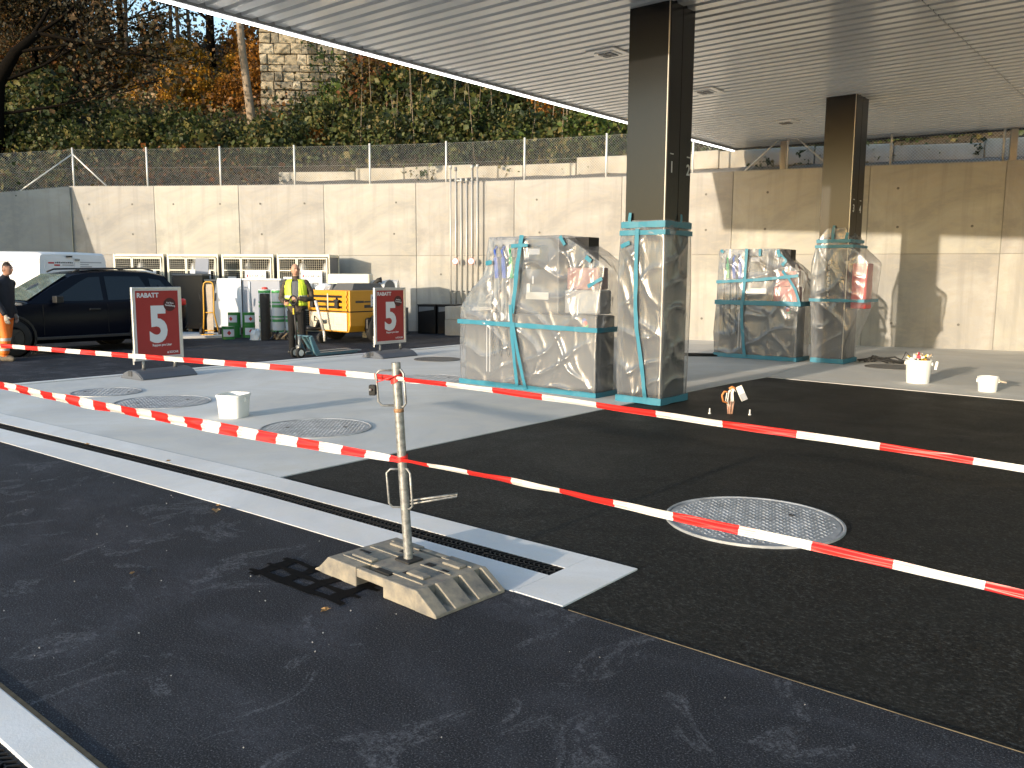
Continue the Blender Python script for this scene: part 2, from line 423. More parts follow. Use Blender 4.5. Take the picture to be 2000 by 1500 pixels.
# channel grates: about half a metre each, cast lattice of slanted bars
def grate_mesh(Lg):
    m = MB(); w = CW - 0.004
    for s in (-1, 1): m.bb((0.003, s * w - 0.006, -0.028), (Lg - 0.003, s * w + 0.006, 0.0))
    m.bb((0.003, -0.005, -0.024), (Lg - 0.003, 0.005, -0.001))
    m.bb((0.003, -0.038, -0.024), (Lg - 0.003, -0.031, -0.003)); m.bb((0.003, 0.031, -0.024), (Lg - 0.003, 0.038, -0.003))
    n = int(Lg / 0.036)
    for i in range(n):
        x = 0.012 + (i + 0.5) * (Lg - 0.024) / n
        for r, (y0, y1) in enumerate(((-w, -0.034), (-0.034, 0.0), (0.0, 0.034), (0.034, w))):
            sk = 0.012 if r % 2 else -0.012
            m.add([(x - sk - .006, y0, -.02), (x - sk + .006, y0, -.02), (x + sk + .006, y1, -.02), (x + sk - .006, y1, -.02),
                   (x - sk - .005, y0, .002), (x - sk + .005, y0, .002), (x + sk + .005, y1, .002), (x + sk - .005, y1, .002)],
                  [(4, 5, 6, 7), (0, 1, 5, 4), (1, 2, 6, 5), (2, 3, 7, 6), (3, 0, 4, 7)])
    return m.mesh('grate', 'cast_black')
gm = grate_mesh(0.527)
for i in range(20):
    x0, x1 = XS[i], XS[i + 1]; a = math.atan2(ym(x1) - ym(x0), x1 - x0)
    inst('grate', gm, strip, (x0, ym(x0), 0.0), (0, 0, a))
c = MB(); c.add([(-13.2, 2.9, -0.13), (-2.66, 3.3, -0.13), (-2.66, 3.9, -0.13), (-13.2, 3.4, -0.13)], [(0, 1, 2, 3)]); c.build('channel_bed', 'dark_gap', strip)

# second strip at the bottom left
s2 = empty('near_drain_strip'); tag(s2, kind='structure')
b = MB(); b.bb((-9, 0.985, -0.15), (6, 1.135, 0.012)); b.build('kerb_band', 'strip_concrete', s2, bevel=0.008)
b = MB(); b.bb((-9, 0.45, -0.15), (6, 0.835, 0.010)); b.build('kerb_band', 'strip_concrete', s2, bevel=0.008)
for i in range(8):
    inst('grate', gm, s2, (-5.2 + i * 0.527, 0.91, 0.006), (0, 0, 0))
b = MB(); b.bb((-9, 1.135, -0.15), (6, 1.155, 0.004)); b.build('rusty_edge', M('rust_earth', (0.16, 0.11, 0.06), 0.9, var=0.4, scale=14), s2)

# asphalt of the foreground road, with its dusty surface
xs = [-40, -20, -13.2] + XS[1:] + [-2.345]
rd = MB(); k = len(xs)
vs = [(x, 1.157, 0.0) for x in xs] + [(x, (yn(x) if x > -13.3 else 2.86) - 0.004, 0.0) for x in xs]
rd.add(vs, [(i, i + 1, k + i + 1, k + i) for i in range(k - 1)])
rd.add([(-2.345, 1.157, 0), (14, 1.157, 0), (14, 3.215, 0), (-2.345, 3.215, 0)], [(0, 1, 2, 3)])
rd.add([(-60, -14, 0), (20, -14, 0), (20, 0.45, 0), (-60, 0.45, 0)], [(0, 1, 2, 3)])
rd.add([(-60, 0.45, 0), (-9, 0.45, 0), (-9, 1.157, 0), (-60, 1.157, 0)], [(0, 1, 2, 3)])
road = tag(rd.build('asphalt_road', 'asphalt'), kind='structure')
jl = MB(); jl.bb((-2.30, 3.217, -0.05), (14, 3.2215, 0.0015)); jl.build('joint_line', M('joint_tan', (0.16, 0.125, 0.075), 0.9, var=0.7, scale=5), road)
yd = MB(); yd.add([(-45, 2.86, 0.0), (-13.33, 2.86, 0.0), (-13.33, 30, 0.0), (-45, 30, 0.0)], [(0, 1, 2, 3)])
tag(yd.build('asphalt_yard', 'asphalt'), kind='structure')
kb = MB()
for i in range(9): kb.bb((-13.32, 3.56 + i * 1.75, -0.1), (-13.20, 3.56 + i * 1.75 + 1.742, 0.018))
tag(kb.build('kerb', 'strip_concrete', bevel=0.006), kind='structure')
# fresh black asphalt field under the canopy
pad = MB(); pad.add([(-5.65, 3.955, -0.006), (-2.345, 3.955, -0.006), (-2.345, 3.224, -0.006), (14, 3.224, -0.006), (14, 12.55, -0.006), (-1.83, 12.86, -0.006), (-5.48, 13.10, -0.006), (-5.56, 12.0, -0.006), (-5.63, 9.0, -0.006)],
        [(0, 1, 2, 3, 4, 5, 6, 7, 8)])
tag(pad.build('fresh_asphalt_field', 'fresh_asphalt'), kind='structure')
# concrete apron, cast in bays with open joints
ap = empty('concrete_apron'); tag(ap, kind='structure')
def slab(poly, z=0.0):
    m = MB(); m.prism(poly, 'z', -0.15, z); return m.build('slab', 'apron_concrete', ap)
slab([(-13.19, 3.53)] + [(x, yf(x)) for x in XS if -13.0 < x < -5.66] + [(-5.66, 3.925), (-5.64, 9.0), (-5.57, 11.99), (-13.19, 11.99)])
slab([(-13.19, 12.0), (-5.57, 12.0), (-5.49, 13.10), (-6.2, 19.5), (-6.3, 22.5), (-13.19, 22.5)])
slab([(-5.475, 13.105), (-1.83, 12.865), (14, 12.555), (14, 32), (-6.27, 32), (-6.19, 19.5)])
slab([(-13.325, 11.0), (-13.195, 11.0), (-13.195, 22), (-13.325, 22)], 0.004)

# ------------------------------------------------------------------ damp marks, leaves and crumbs on the road
M('damp', (0.0035, 0.0035, 0.004), 0.85, var=0.2, spec=0.1)
dm = MB()
def cell(x0, y0, x1, y1, z=0.004):
    n = 9; pts = []
    cx, cy = (x0 + x1) / 2, (y0 + y1) / 2
    for i in range(n):
        q = 2 * math.pi * i / n; k = 0.85 + 0.3 * random.random()
        pts.append((cx + math.cos(q) * (x1 - x0) * 0.62 * k, cy + math.sin(q) * (y1 - y0) * 0.62 * k, z))
    return pts
def damp_bars():
    # lattice left by the underside of the foot where it stood before
    out = []
    X0, Y0 = -3.92, 2.50
    for i in range(4): out.append((X0 + 0.20 * i, Y0 + 0.02 * i, X0 + 0.20 * i + 0.07, Y0 + 0.30 + 0.01 * i))
    for j in range(3): out.append((X0 - 0.05, Y0 + 0.02 + 0.115 * j, X0 + 0.74, Y0 + 0.07 + 0.115 * j))
    return out
z = 0.004
for (x0, y0, x1, y1) in damp_bars():
    n = 6; up = []; lo = []
    if x1 - x0 > y1 - y0:
        for i in range(n + 1):
            x = x0 + (x1 - x0) * i / n; up.append((x, y1 + random.uniform(-.02, .015), z)); lo.append((x, y0 + random.uniform(-.015, .02), z))
    else:
        for i in range(n + 1):
            y = y0 + (y1 - y0) * i / n; up.append((x0 + random.uniform(-.02, .012), y, z)); lo.append((x1 + random.uniform(-.012, .02), y, z))
    dm.add(lo + up, [(i, i + 1, n + 2 + i, n + 1 + i) for i in range(n)]); z += 0.0004
dm.build('damp_mark', 'damp', road)
M('leaf_brown', (0.42, 0.24, 0.09), 0.7, var=0.3, scale=40)
def fallen_leaf(x, y, s, rz, name='fallen_leaf', z0=0.0, label=None):
    m = MB(); n = 10
    out = []
    for i in range(n):
        q = 2 * math.pi * i / n; k = (1.0 if i % 2 == 0 else 0.62) * (0.9 + 0.25 * random.random())
        out.append((math.cos(q) * s * k, math.sin(q) * s * 0.6 * k, 0.012 + 0.35 * s * abs(math.sin(q * 1.0)) * random.uniform(.3, .8)))
    m.add([(0, 0, 0.006)] + out, [(0, 1 + i, 1 + (i + 1) % n) for i in range(n)])
    o = m.build(name, 'leaf_brown', None, (x, y, z0), (0, 0, rz)); tag(o, label, 'leaf', 'leaves fallen on the road'); return o
def gp(px, py):    # plain ground point under a picture position, only used for tiny litter
    d = fwd * 1650 + rr * (px - 1000) - uu * (py - 750); t = -CAM_H / d.z
    return d.x * t, d.y * t
for (px, py, s, lb) in ((422, 1001, .055, 'curled tan leaf lying on the asphalt just below the white drain strip'), (636, 1196, .035, 'brown leaf beside the damp marks by the barrier foot'),
                        (258, 1124, .022, 'small pale leaf alone on the dark asphalt at left'), (426, 990, .018, 'tiny leaf crumb beside the larger curled leaf'),
                        (170, 872, .03, 'brown leaf lying on the drain grate'), (330, 905, .028, 'brown leaf on the drain grate, nearer the barrier post'),
                        (340, 832, .022, 'little brown leaf on the concrete below the white bucket')):
    x, y = gp(px, py); fallen_leaf(x, y, s, random.random() * 6, z0=0.012 if py < 910 else 0.002, label=lb)
M('grit', (0.30, 0.30, 0.30), 0.9, var=0.3)
cr = MB()
for i in range(90):
    x, y = random.uniform(-7.5, 1.2), random.uniform(1.25, 3.1); s = random.uniform(.0012, .0032)
    cr.box((x, y, s), (s * 2, s * 1.6, s * 1.6), (random.random(), random.random(), random.random() * 3))
tag(cr.build('grit_crumbs', 'grit'), label='pale grit crumbs strewn over the foreground asphalt', cat='grit', kind='stuff')

# ------------------------------------------------------------------ retaining wall
W = [(-26.4, 11.3), (-24.3, 12.8), (-22.1, 14.2), (-19.9, 15.55), (-17.5, 16.88), (-14.85, 18.0), (-12.05, 18.98), (-9.30, 19.68), (-6.35, 20.55), (-3.75, 21.45), (-1.0, 22.4), (1.8, 23.4), (5.0, 24.5)]
WH = 4.15
wall = empty('retaining_wall', (0, 0, 0), 0, 'long pale concrete retaining wall with formwork joints below the fence', 'wall')
plug = MB(); plug.lathe([(0.0, -0.004), (0.022, -0.003), (0.030, 0.004)], 10, axis='z'); plug_me = plug.mesh('tie_hole', M('hole_grey', (0.14, 0.13, 0.12), 0.9, var=0.2))
def wall_panel(p, q, h0, h1, dz=0.0, gap=0.006):
    p, q = Vector((*p, 0)), Vector((*q, 0)); d = (q - p); Ln = d.length; d.normalize(); n = Vector((d.y, -d.x, 0))   # n towards the yard
    a = math.atan2(d.y, d.x)
    lift = 2.14
    for (za, zb0, zb1, off) in ((-0.1, lift - .004, lift - .004, 0.0), (lift + .004, h0, h1, random.uniform(-.004, .004))):
        m = MB(); g2 = gap
        m.add([(g2, off, za), (Ln - g2, off, za), (Ln - g2, .34, za), (g2, .34, za), (g2, off, zb0), (Ln - g2, off, zb1), (Ln - g2, .34, zb1), (g2, .34, zb0)],
              [(0, 3, 2, 1), (4, 5, 6, 7), (0, 1, 5, 4), (1, 2, 6, 5), (2, 3, 7, 6), (3, 0, 4, 7)])
        m.build('panel', 'wall_concrete_%d' % random.choice((0, 1, 1, 2)), wall, (p.x, p.y, 0), (0, 0, a), bevel=0.005, seg=1)
    b = MB(); b.bb((0.0, .02, -.1), (Ln, .33, min(h0, h1) - .02)); b.build('joint_fill', M('joint_grey', (0.25, 0.24, 0.22), 0.9), wall, (p.x, p.y, 0), (0, 0, a))
    for zz in (0.55, 1.62, 2.75, 3.62):
        for t in (0.24, 0.76):
            if zz > min(h0, h1) - .2 or random.random() < .35: continue
            t += random.uniform(-.03, .03)
            o = inst('tie_hole', plug_me, wall, p + d * (Ln * t) + n * 0.0065 + Vector((0, 0, zz)))
            o.rotation_euler = (R(90), 0, a)
for i in range(len(W) - 1): wall_panel(W[i], W[i + 1], WH, WH)
wall_panel((-26.05, 5.2), (-26.32, 11.28), 3.1, 4.13)   # wing that runs back at the left, lower towards its end

# ------------------------------------------------------------------ fence on the wall
def offs(pt_i, off):
    i = pt_i; p = Vector((*W[i], 0)); a = Vector((*W[max(i - 1, 0)], 0)); b = Vector((*W[min(i + 1, len(W) - 1)], 0))
    d = (b - a).normalized(); return p + Vector((-d.y, d.x, 0)) * off
WB = [offs(i, 0.18) for i in range(len(W))]
acc = [0.0]
for i in range(1, len(WB)): acc.append(acc[-1] + (WB[i] - WB[i - 1]).length)
def along(sd, tab=WB):
    i = 0
    while i < len(acc) - 2 and acc[i + 1] < sd: i += 1
    t = (sd - acc[i]) / (acc[i + 1] - acc[i]); return tab[i].lerp(tab[i + 1], t)
fence = empty('chain_link_fence', tuple(WB[0]), 0, 'galvanised chain link fence with pale posts on top of the concrete wall', 'fence')
FO = WB[0]; FH = 1.08
M('wire', (0.64, 0.64, 0.60), 0.45, metal=0.4, var=0.1)
nb = 15; sp = (acc[-1] - 0.3) / nb
fp = [along(0.05 + sp * i) for i in range(nb + 1)]
wing = [Vector((-26.6, 5.2 + 0.0, 0)), Vector((-26.62, 8.2, 0))]
post_m = MB(); post_m.tube([(0, 0, -0.1), (0, 0, FH + .04)], 0.027, 8); post_m.lathe([(.029, FH + .03), (.03, FH + .05), (.0, FH + .06)], 8); post_me = post_m.mesh('post', 'galv_light', True)
for p in fp: inst('post', post_me, fence, (p.x - FO.x, p.y - FO.y, WH))
inst('post', post_me, fence, (wing[1].x - FO.x, wing[1].y - FO.y, 3.6))
def mesh_bay(p, q, z0, z1, h):
    m = MB(); d = q - p; Ln = d.length; st = 0.072; r = 0.0021
    # straight diagonal wires both ways
    def wire(u0_, v0_, u1_, v1_):
        a = p.lerp(q, u0_ / Ln) - FO; b = p.lerp(q, u1_ / Ln) - FO
        za, zb = z0 + (z1 - z0) * u0_ / Ln, z0 + (z1 - z0) * u1_ / Ln
        m.tube([(a.x, a.y, za + v0_), (b.x, b.y, zb + v1_)], r, 3, cap=False)
    k = -h
    while k < Ln:
        u_a, u_b = max(k, 0), min(k + h, Ln)
        if u_b > u_a + .01:
            wire(u_a, u_a - k, u_b, u_b - k); wire(u_a, h - (u_a - k), u_b, h - (u_b - k))
        k += st
    for v in (0.03, h * .5, h): wire(0, v, Ln, v)
    o = m.build('wire_mesh', 'wire', fence); o['kind'] = 'stuff'; return o
for i in range(nb): mesh_bay(fp[i], fp[i + 1], WH, WH, FH)
mesh_bay(wing[0], wing[1], 3.05, 3.6, FH); mesh_bay(wing[1], fp[0], 3.6, WH, FH)
def brace(a, b):
    m = MB(); m.tube([Vector(a) - FO, Vector(b) - FO], 0.021, 6); m.build('brace', 'galv_light', fence, smooth=True)
p0 = fp[0]; brace((p0.x, p0.y, WH + .95), tuple(along(1.05) + Vector((0, 0, WH + .02)))); brace((p0.x, p0.y, WH + .95), (p0.x - .18, p0.y - 1.45, 3.92))
pc = fp[9]; brace((pc.x, pc.y, WH + .92), tuple(along(.05 + sp * 9 - 1.0) + Vector((0, 0, WH)))); brace((pc.x, pc.y, WH + .92), tuple(along(.05 + sp * 9 + 1.0) + Vector((0, 0, WH))))

# ------------------------------------------------------------------ slope behind the wall
NW = len(W)
def base_line(s):    # s runs along the wall, extended at both ends
    if s < 0: d = (Vector((*W[0], 0)) - Vector((*W[1], 0))).normalized(); return Vector((*W[0], 0)) + (d * 0.75 + Vector((-0.35, -0.6, 0))) * (-s)
    if s > acc[-1]: d = (Vector((*W[-1], 0)) - Vector((*W[-2], 0))).normalized(); return Vector((*W[-1], 0)) + d * (s - acc[-1])
    return along(s, [Vector((*w, 0)) for w in W])
NRM = Vector((-0.56, 0.83, 0))
def hill_z(dd, s):
    bump = 0.28 * math.sin(s * 0.7 + dd * 0.5) + 0.22 * math.sin(s * 0.31 - dd * 0.83 + 2)
    if dd < 1.9: return WH - 0.06 + 0.10 * dd
    if dd < 2.5: return WH + 0.10 + (dd - 1.9) * 0.95
    crest = 20.5 + 1.2 * math.sin(s * .23)
    k = min(1.0, (dd - 2.5) / 3)
    if dd < crest: return WH + 0.67 + (dd - 2.5) * 0.475 + bump * k
    return WH + 0.67 + (crest - 2.5) * 0.475 + bump + (dd - crest) * 0.03
S0, S1 = -24, 46
def hill_pt(s, dd):
    p = base_line(s) + NRM * (0.2 + dd)
    return Vector((p.x, p.y, hill_z(dd, s)))
ds = [0, .6, 1.2, 1.9, 2.2, 2.5, 3.2, 4, 5, 6, 7, 8, 9.5, 11, 12.5, 14, 15.5, 17, 18.5, 20, 21.5, 23, 26, 32, 45]
ss = [S0 + i * 1.0 for i in range(int(S1 - S0) + 1)]
h = MB(); k = len(ds)
h.add([hill_pt(s, d) for s in ss for d in ds], [(i * k + j, (i + 1) * k + j, (i + 1) * k + j + 1, i * k + j + 1) for i in range(len(ss) - 1) for j in range(k - 1)])
tag(h.build('hillside', 'earth', smooth=True), kind='structure')
# low old block wall on the bench behind the fence
tw = empty('terrace_wall', tuple(hill_pt(9, 1.95)), 0, 'low weathered concrete block wall on the bank behind the fence', 'wall')
TO = tw.location.copy()
s = 5.6; i = 0
while s < 34:
    ln = random.uniform(1.5, 2.6)
    a, b = hill_pt(s + .012, 1.95), hill_pt(s + ln - .012, 1.95); d = b - a; d.z = 0
    hh = 0.46 + random.uniform(-.12, .08)
    m = MB(); m.bb((0, 0, 0), (d.length, .28, hh)); z0 = WH + 0.20 + (0.12 if 13 < s < 30 else 0.02)
    m.build('block', 'old_concrete', tw, (a.x - TO.x, a.y - TO.y, z0 - TO.z), (0, random.uniform(-.012, .012), math.atan2(d.y, d.x)), bevel=0.02, seg=1)
    s += ln; i += 1
gb = MB(); gs = [6.0 + i * 1.0 for i in range(30)]
pf = [(0.35, -.02), (0.8, .10), (1.3, .13), (1.9, .22)]
gb.add([tuple(hill_pt(s, d) + Vector((0, 0, z + 0.05 * math.sin(s * 3.1 + d * 4)))) for s in gs for d, z in pf], [(i * 4 + j, (i + 1) * 4 + j, (i + 1) * 4 + j + 1, i * 4 + j + 1) for i in range(len(gs) - 1) for j in range(3)])
tag(gb.build('gravel_bank', 'gravel_bank', smooth=True), kind='structure')
# ------------------------------------------------------------------ canopy
from mathutils import noise as mnoise
CZ = 4.87; CX0, CX1 = -9.95, 14.0; CY0, CY1 = 5.35, 22.4
can = empty('filling_station_canopy', (CX0, CY0, CZ), 0, 'flat forecourt canopy with ribbed pale metal underside and bright edge strip', 'canopy')
CO = can.location.copy()
def rear_x(y):     # the rear edge is cut on a slant
    return max(CX0 + 0.10, CX0 + (y - 20.85) * 6.6)
rib = 0.25
def deck_sheet(y0, n, xa, xb):
    m = MB(); pr = []
    for i in range(n):
        y = y0 + i * rib
        pr += [(y, 0.0), (y + 0.155, 0.0), (y + 0.172, 0.052), (y + 0.233, 0.052)]
    pr.append((y0 + n * rib, 0.0)); 
    vs = []
    for (y, z) in pr:
        x_ = max(xa, rear_x(y)); x_ = min(x_, xb)
        vs += [(x_ - CO.x, y - CO.y, z), (xb - CO.x, y - CO.y, z)]
    m.add(vs, [(2 * i, 2 * i + 1, 2 * i + 3, 2 * i + 2) for i in range(len(pr) - 1)])
    return m.build('deck_sheet', 'deck_metal', can)
y = CY0 + 0.12
while y < CY1 - 0.1:
    n = 4
    deck_sheet(y, n, CX0 + 0.10, -2.985); deck_sheet(y, n, -2.975, CX1); y += n * rib
yE = y
t = MB(); t.add([(0.02, 0.02, .12), (CX1 - CX0, 0.02, .12), (CX1 - CX0, 16.1, .12), (9, 16.1, .12), (0.02, 15.5, .12)], [(0, 1, 2, 3, 4)])
t.add([(0.0, 0.0, .42), (CX1 - CX0, 0.0, .42), (CX1 - CX0, 16.1, .42), (9, 16.1, .42), (0.0, 15.5, .42)], [(0, 1, 2, 3, 4)])
t.build('roof_slab', 'grey_mid', can)
b = MB(); b.bb((0.045, 0.05, -0.035), (0.10, 15.55, 0.10)); b.build('edge_channel', M('edge_grey', (0.40, 0.40, 0.40), 0.45), can)
b = MB(); b.bb((-0.012, 0.0, -0.052), (0.043, 15.62, -0.03)); b.build('light_strip', 'led', can)
b = MB(); b.bb((-0.02, -0.01, -0.03), (0.045, 15.63, 0.45)); b.build('fascia', 'white_paint', can)
b = MB(); b.bb((0.05, -0.02, -0.045), (CX1 - CX0, 0.05, 0.45)); b.build('fascia', 'white_paint', can)
# dark beam under the slanted rear edge
a, bb_ = Vector((-9.9, 20.92, 0)), Vector((2.5, 22.75, 0)); d = bb_ - a
b = MB(); b.bb((0, -.02, -.03), (d.length, .05, .2)); b.build('rear_beam', 'grey_dark', can, (a.x - CO.x, a.y - CO.y, 0), (0, 0, math.atan2(d.y, d.x)))
for (x, y) in ((-8.35, 20.35), (-3.70, 21.72)):
    m = MB(); m.box((0, 0, (CZ + WH) / 2 - CZ - .03), (.14, .14, CZ - WH + .02)); m.box((0, 0, WH - CZ + .012), (.3, .26, .02))
    m.build('prop', M('prop_beige', (0.50, 0.46, 0.40), 0.5), can, (x - CO.x, y - CO.y, 0), (0, 0, R(18)), bevel=0.006)
for (x, y) in ((-7.18, 10.86), (-7.26, 14.1), (-7.32, 17.9), (-0.6, 10.86), (-0.6, 14.1)):
    f = MB(); f.box((0, 0, -.012), (.50, .50, .020)); fo = f.build('ceiling_light', 'deck_metal', can, (x - CO.x, y - CO.y, 0), bevel=0.006)
    f = MB()
    f.box((0, 0, 0), (.30, .30, .012)); f.build('reflector', 'deck_metal', fo, (0, 0, -.028))
    f = MB()
    for sx in (-.06, .06):
        for sy in (-.06, .06): f.box((sx, sy, 0), (.095, .095, .02))
    f.build('lamp_cell', 'grey_mid', fo, (0, 0, -.036))

# ------------------------------------------------------------------ polythene sheets and blue tape
def ridge(x): 
    f = x - math.floor(x); return (1 - abs(2 * f - 1)) ** 3
def film_mesh(rings, seed, amp=0.02, nz=80, per=40, top=True, mat='polythene'):
    """rings: (z, xl, xr, yf, yb). A loose skin round them, creased along slants."""
    zs = [r[0] for r in rings]; z0, z1 = zs[0], zs[-1]; m = MB(); rows = []
    of = Vector((seed * 3.1, seed * 1.7, 0))
    for i in range(nz + 1):
        z = z0 + (z1 - z0) * i / nz
        xl, xr, yf_, yb = (float(np.interp(z, zs, [r[c] for r in rings])) for c in (1, 2, 3, 4))
        pts = []
        nn = [per, max(6, per // 3), per, max(6, per // 3)]
        crn = [(xl, yf_), (xr, yf_), (xr, yb), (xl, yb)]
        nrm = [(0, -1), (1, 0), (0, 1), (-1, 0)]
        for sd in range(4):
            a_, b_ = crn[sd], crn[(sd + 1) % 4]
            for j in range(nn[sd]):
                t_ = j / nn[sd]
                x = a_[0] + (b_[0] - a_[0]) * t_; y = a_[1] + (b_[1] - a_[1]) * t_
                u = x if sd in (0, 2) else y
                wv = mnoise.noise(Vector((u * 1.4, z * 1.4, sd)) + of) * 0.9
                edge = min(1.0, 4.5 * min(t_, 1 - t_) + 0.15) * min(1.0, (z - z0) / 0.12 + 0.05) * (min(1.0, (z1 - z) / 0.15 + 0.1) if top else 1)
                w = ridge(u * 1.5 + z * 1.25 + wv) ** 2 * 1.2 + ridge(u * 1.1 - z * 2.1 + wv * 1.2 + .3) ** 2 * 1.0 + ridge(u * 2.6 + z * .5 + wv * 1.3 + .6) ** 2 * 0.6
                w *= 0.45 + 0.9 * max(0, mnoise.noise(Vector((u * 0.9, z * 0.9, 5 + sd)) + of) + 0.35)
                w += 0.5 * mnoise.noise(Vector((u * 2.2, z * 2.2, 9 + sd)) + of)
                pts.append((x + nrm[sd][0] * amp * w * edge, y + nrm[sd][1] * amp * w * edge, z + 0.25 * amp * w * edge))
        rows.append(pts)
    n = len(rows[0])
    m.add([p for r in rows for p in r], [(i * n + j, i * n + (j + 1) % n, (i + 1) * n + (j + 1) % n, (i + 1) * n + j) for i in range(nz) for j in range(n)])
    if top: m.add(rows[-1], [tuple(range(n))])
    return m.mesh('plastic_sheet', mat, True), (lambda z: [float(np.interp(z, zs, [r[c] for r in rings])) for c in (1, 2, 3, 4)])
def tape_strip(parent, pts, w=0.05, name='blue_tape', nrm=(0, -1, 0), th=0.002, jit=0.004):
    """a ribbon through pts, lying against a surface with the given normal"""
    pts = [Vector(p) for p in pts]; out = []
    for i in range(len(pts) - 1):
        k = max(2, int((pts[i + 1] - pts[i]).length / 0.12))
        for j in range(k): out.append(pts[i].lerp(pts[i + 1], j / k))
    out.append(pts[-1]); nv = Vector(nrm).normalized(); m = MB(); vs = []
    for i, p in enumerate(out):
        d = (out[min(i + 1, len(out) - 1)] - out[max(i - 1, 0)]).normalized(); sd = d.cross(nv).normalized()
        q = p + nv * (jit * math.sin(i * 2.3) + jit)
        ww = w * (1 + 0.10 * math.sin(i * 1.7 + p.x))
        vs += [q + sd * ww / 2, q - sd * ww / 2, q + sd * ww / 2 - nv * th, q - sd * ww / 2 - nv * th]
    fs = []
    for i in range(len(out) - 1):
        a = i * 4; b = a + 4
        fs += [(a, a + 1, b + 1, b), (a + 2, b + 2, b + 3, a + 3), (a, b, b + 2, a + 2), (a + 1, a + 3, b + 3, b + 1)]
    m.add(vs, fs); return m.build(name, 'tape_blue', parent)
def band_tape(parent, fn, z, w, off=0.028, back=False, zr=None):
    xl, xr, yf_, yb = fn(z); zr = z if zr is None else zr
    tape_strip(parent, [(xl - off * .4, yf_ - off, z), (xr + off, yf_ - off, zr)], w)
    tape_strip(parent, [(xr + off, yf_ - off, zr), (xr + off, yb, zr + 0.0)], w, nrm=(1, 0, 0))

def wrapped(root, rings, seed, amp=0.02, **kw):
    me, fn = film_mesh(rings, seed, amp, **kw); inst('plastic_sheet', me, root); return fn

# ------------------------------------------------------------------ steel columns
def column(name, x0, x1, y0, y1, label, nums, split):
    root = empty(name, (x0, y0, 0), 0, label, 'column', 'canopy columns')
    w, d = x1 - x0, y1 - y0
    m = MB(); m.bb((0.012, 0.014, 0), (w - .004, d, CZ + .06)); m.build('core', 'steel_black', root, bevel=0.004)
    m = MB(); m.bb((0, 0, 0.02), (w - .02, .013, CZ + .02)); m.build('front_panel', 'panel_black', root, bevel=0.002)
    m = MB(); m.bb((w - .0195, -.001, 0.02), (w - .0075, .013, CZ + .02)); m.build('lit_edge', M('lit_edge_pale', (0.55, 0.52, 0.47), 0.35, metal=0.3, var=0.0), root)  # sunlit edge of the front panel, painted as a pale strip
    m = MB(); m.bb((w - .003, 0.02, 0.02), (w, d * split - .006, CZ + .02)); m.bb((w - .003, d * split + .006, 0.02), (w, d - .01, CZ + .02)); m.build('side_panel', 'steel_black', root)
    m = MB(); m.bb((-.03, -.03, 0), (w + .03, d + .03, .03)); m.build('foot_plate', 'grey_dark', root, bevel=0.004)
    for (s, yy, zz) in nums:
        text('number', s, .19, 'print_white', root, (w + .001, yy, zz), (R(90), 0, R(90)), 0.003, sx=1.0)
        b = MB(); b.bb((w, yy + .005, zz + .215), (w + .002, yy + .085, zz + .228)); b.build('number_bar', 'print_white', root)
    return root
c1 = column('steel_column', -5.85, -5.28, 9.31, 9.93, 'near black steel canopy column, its foot wrapped in plastic, numbered 1 and 2', [('1', .08, 2.88), ('2', .50, 2.88)], .5)
c1r = [(0.0, -.035, .59, -.04, .64), (0.4, -.055, .60, -.055, .645), (1.0, -.05, .61, -.05, .65), (1.5, -.06, .61, -.055, .65), (1.9, -.05, .60, -.05, .645), (2.15, -.035, .59, -.035, .64), (2.30, -.018, .575, -.016, .632)]
fn = wrapped(c1, c1r, 2.0, 0.024, nz=110, per=36, top=False)
band_tape(c1, fn, 0.045, .085); band_tape(c1, fn, 2.25, .075, .02); band_tape(c1, fn, 2.15, .06, .022)
tape_strip(c1, [(.22, -.065, 2.2), (.225, -.085, 1.9), (.235, -.09, 1.2), (.26, -.09, .95), (.34, -.085, .5), (.40, -.075, .05)], .055)
tape_strip(c1, [(-.02, -.06, 1.98), (.12, -.075, 2.03)], .05)
tape_strip(c1, [(.08, -.03, 2.27), (.09, -.03, 2.40)], .04); tape_strip(c1, [(.60, .35, 2.27), (.60, .36, 2.38)], .04, nrm=(1, 0, 0))
c2 = column('steel_column', -5.80, -5.25, 16.0, 16.68, 'far black steel canopy column with a red box bagged to its side, numbered 3 and 4', [('3', .10, 2.80), ('4', .47, 2.80)], .5)
m = MB(); m.bb((.585, .16, 1.03), (.86, .50, 1.86)); m.build('red_box', M('box_red', (0.62, 0.045, 0.04), 0.5, var=0.06), c2, bevel=0.02)
m = MB()
for i in range(9): m.bb((.20, -.012, 1.05 + i * .1), (.235, -.002, 1.11 + i * .1))
m.build('price_marks', 'print_grey', c2)
c2r = [(0.0, -.02, .55, -.03, .70), (0.4, -.04, .58, -.04, .71), (1.0, -.07, .80, -.06, .72), (1.15, -.09, .88, -.06, .72), (1.84, -.10, .94, -.06, .72), (1.90, -.09, .92, -.06, .72), (2.20, -.03, .60, -.03, .70), (2.30, -.02, .57, -.02, .69), (2.50, .15, .50, -.02, .69)]
fn = wrapped(c2, c2r, 5.0, 0.022, nz=90, per=36, top=False)
band_tape(c2, fn, 0.05, .085); band_tape(c2, fn, 1.18, .055); band_tape(c2, fn, 2.27, .06, .022); band_tape(c2, fn, 2.17, .05, .03)
tape_strip(c2, [(.26, -.03, 2.25), (.28, -.04, 2.55)], .05); tape_strip(c2, [(.50, -.03, 2.28), (.53, -.03, 2.42)], .05)

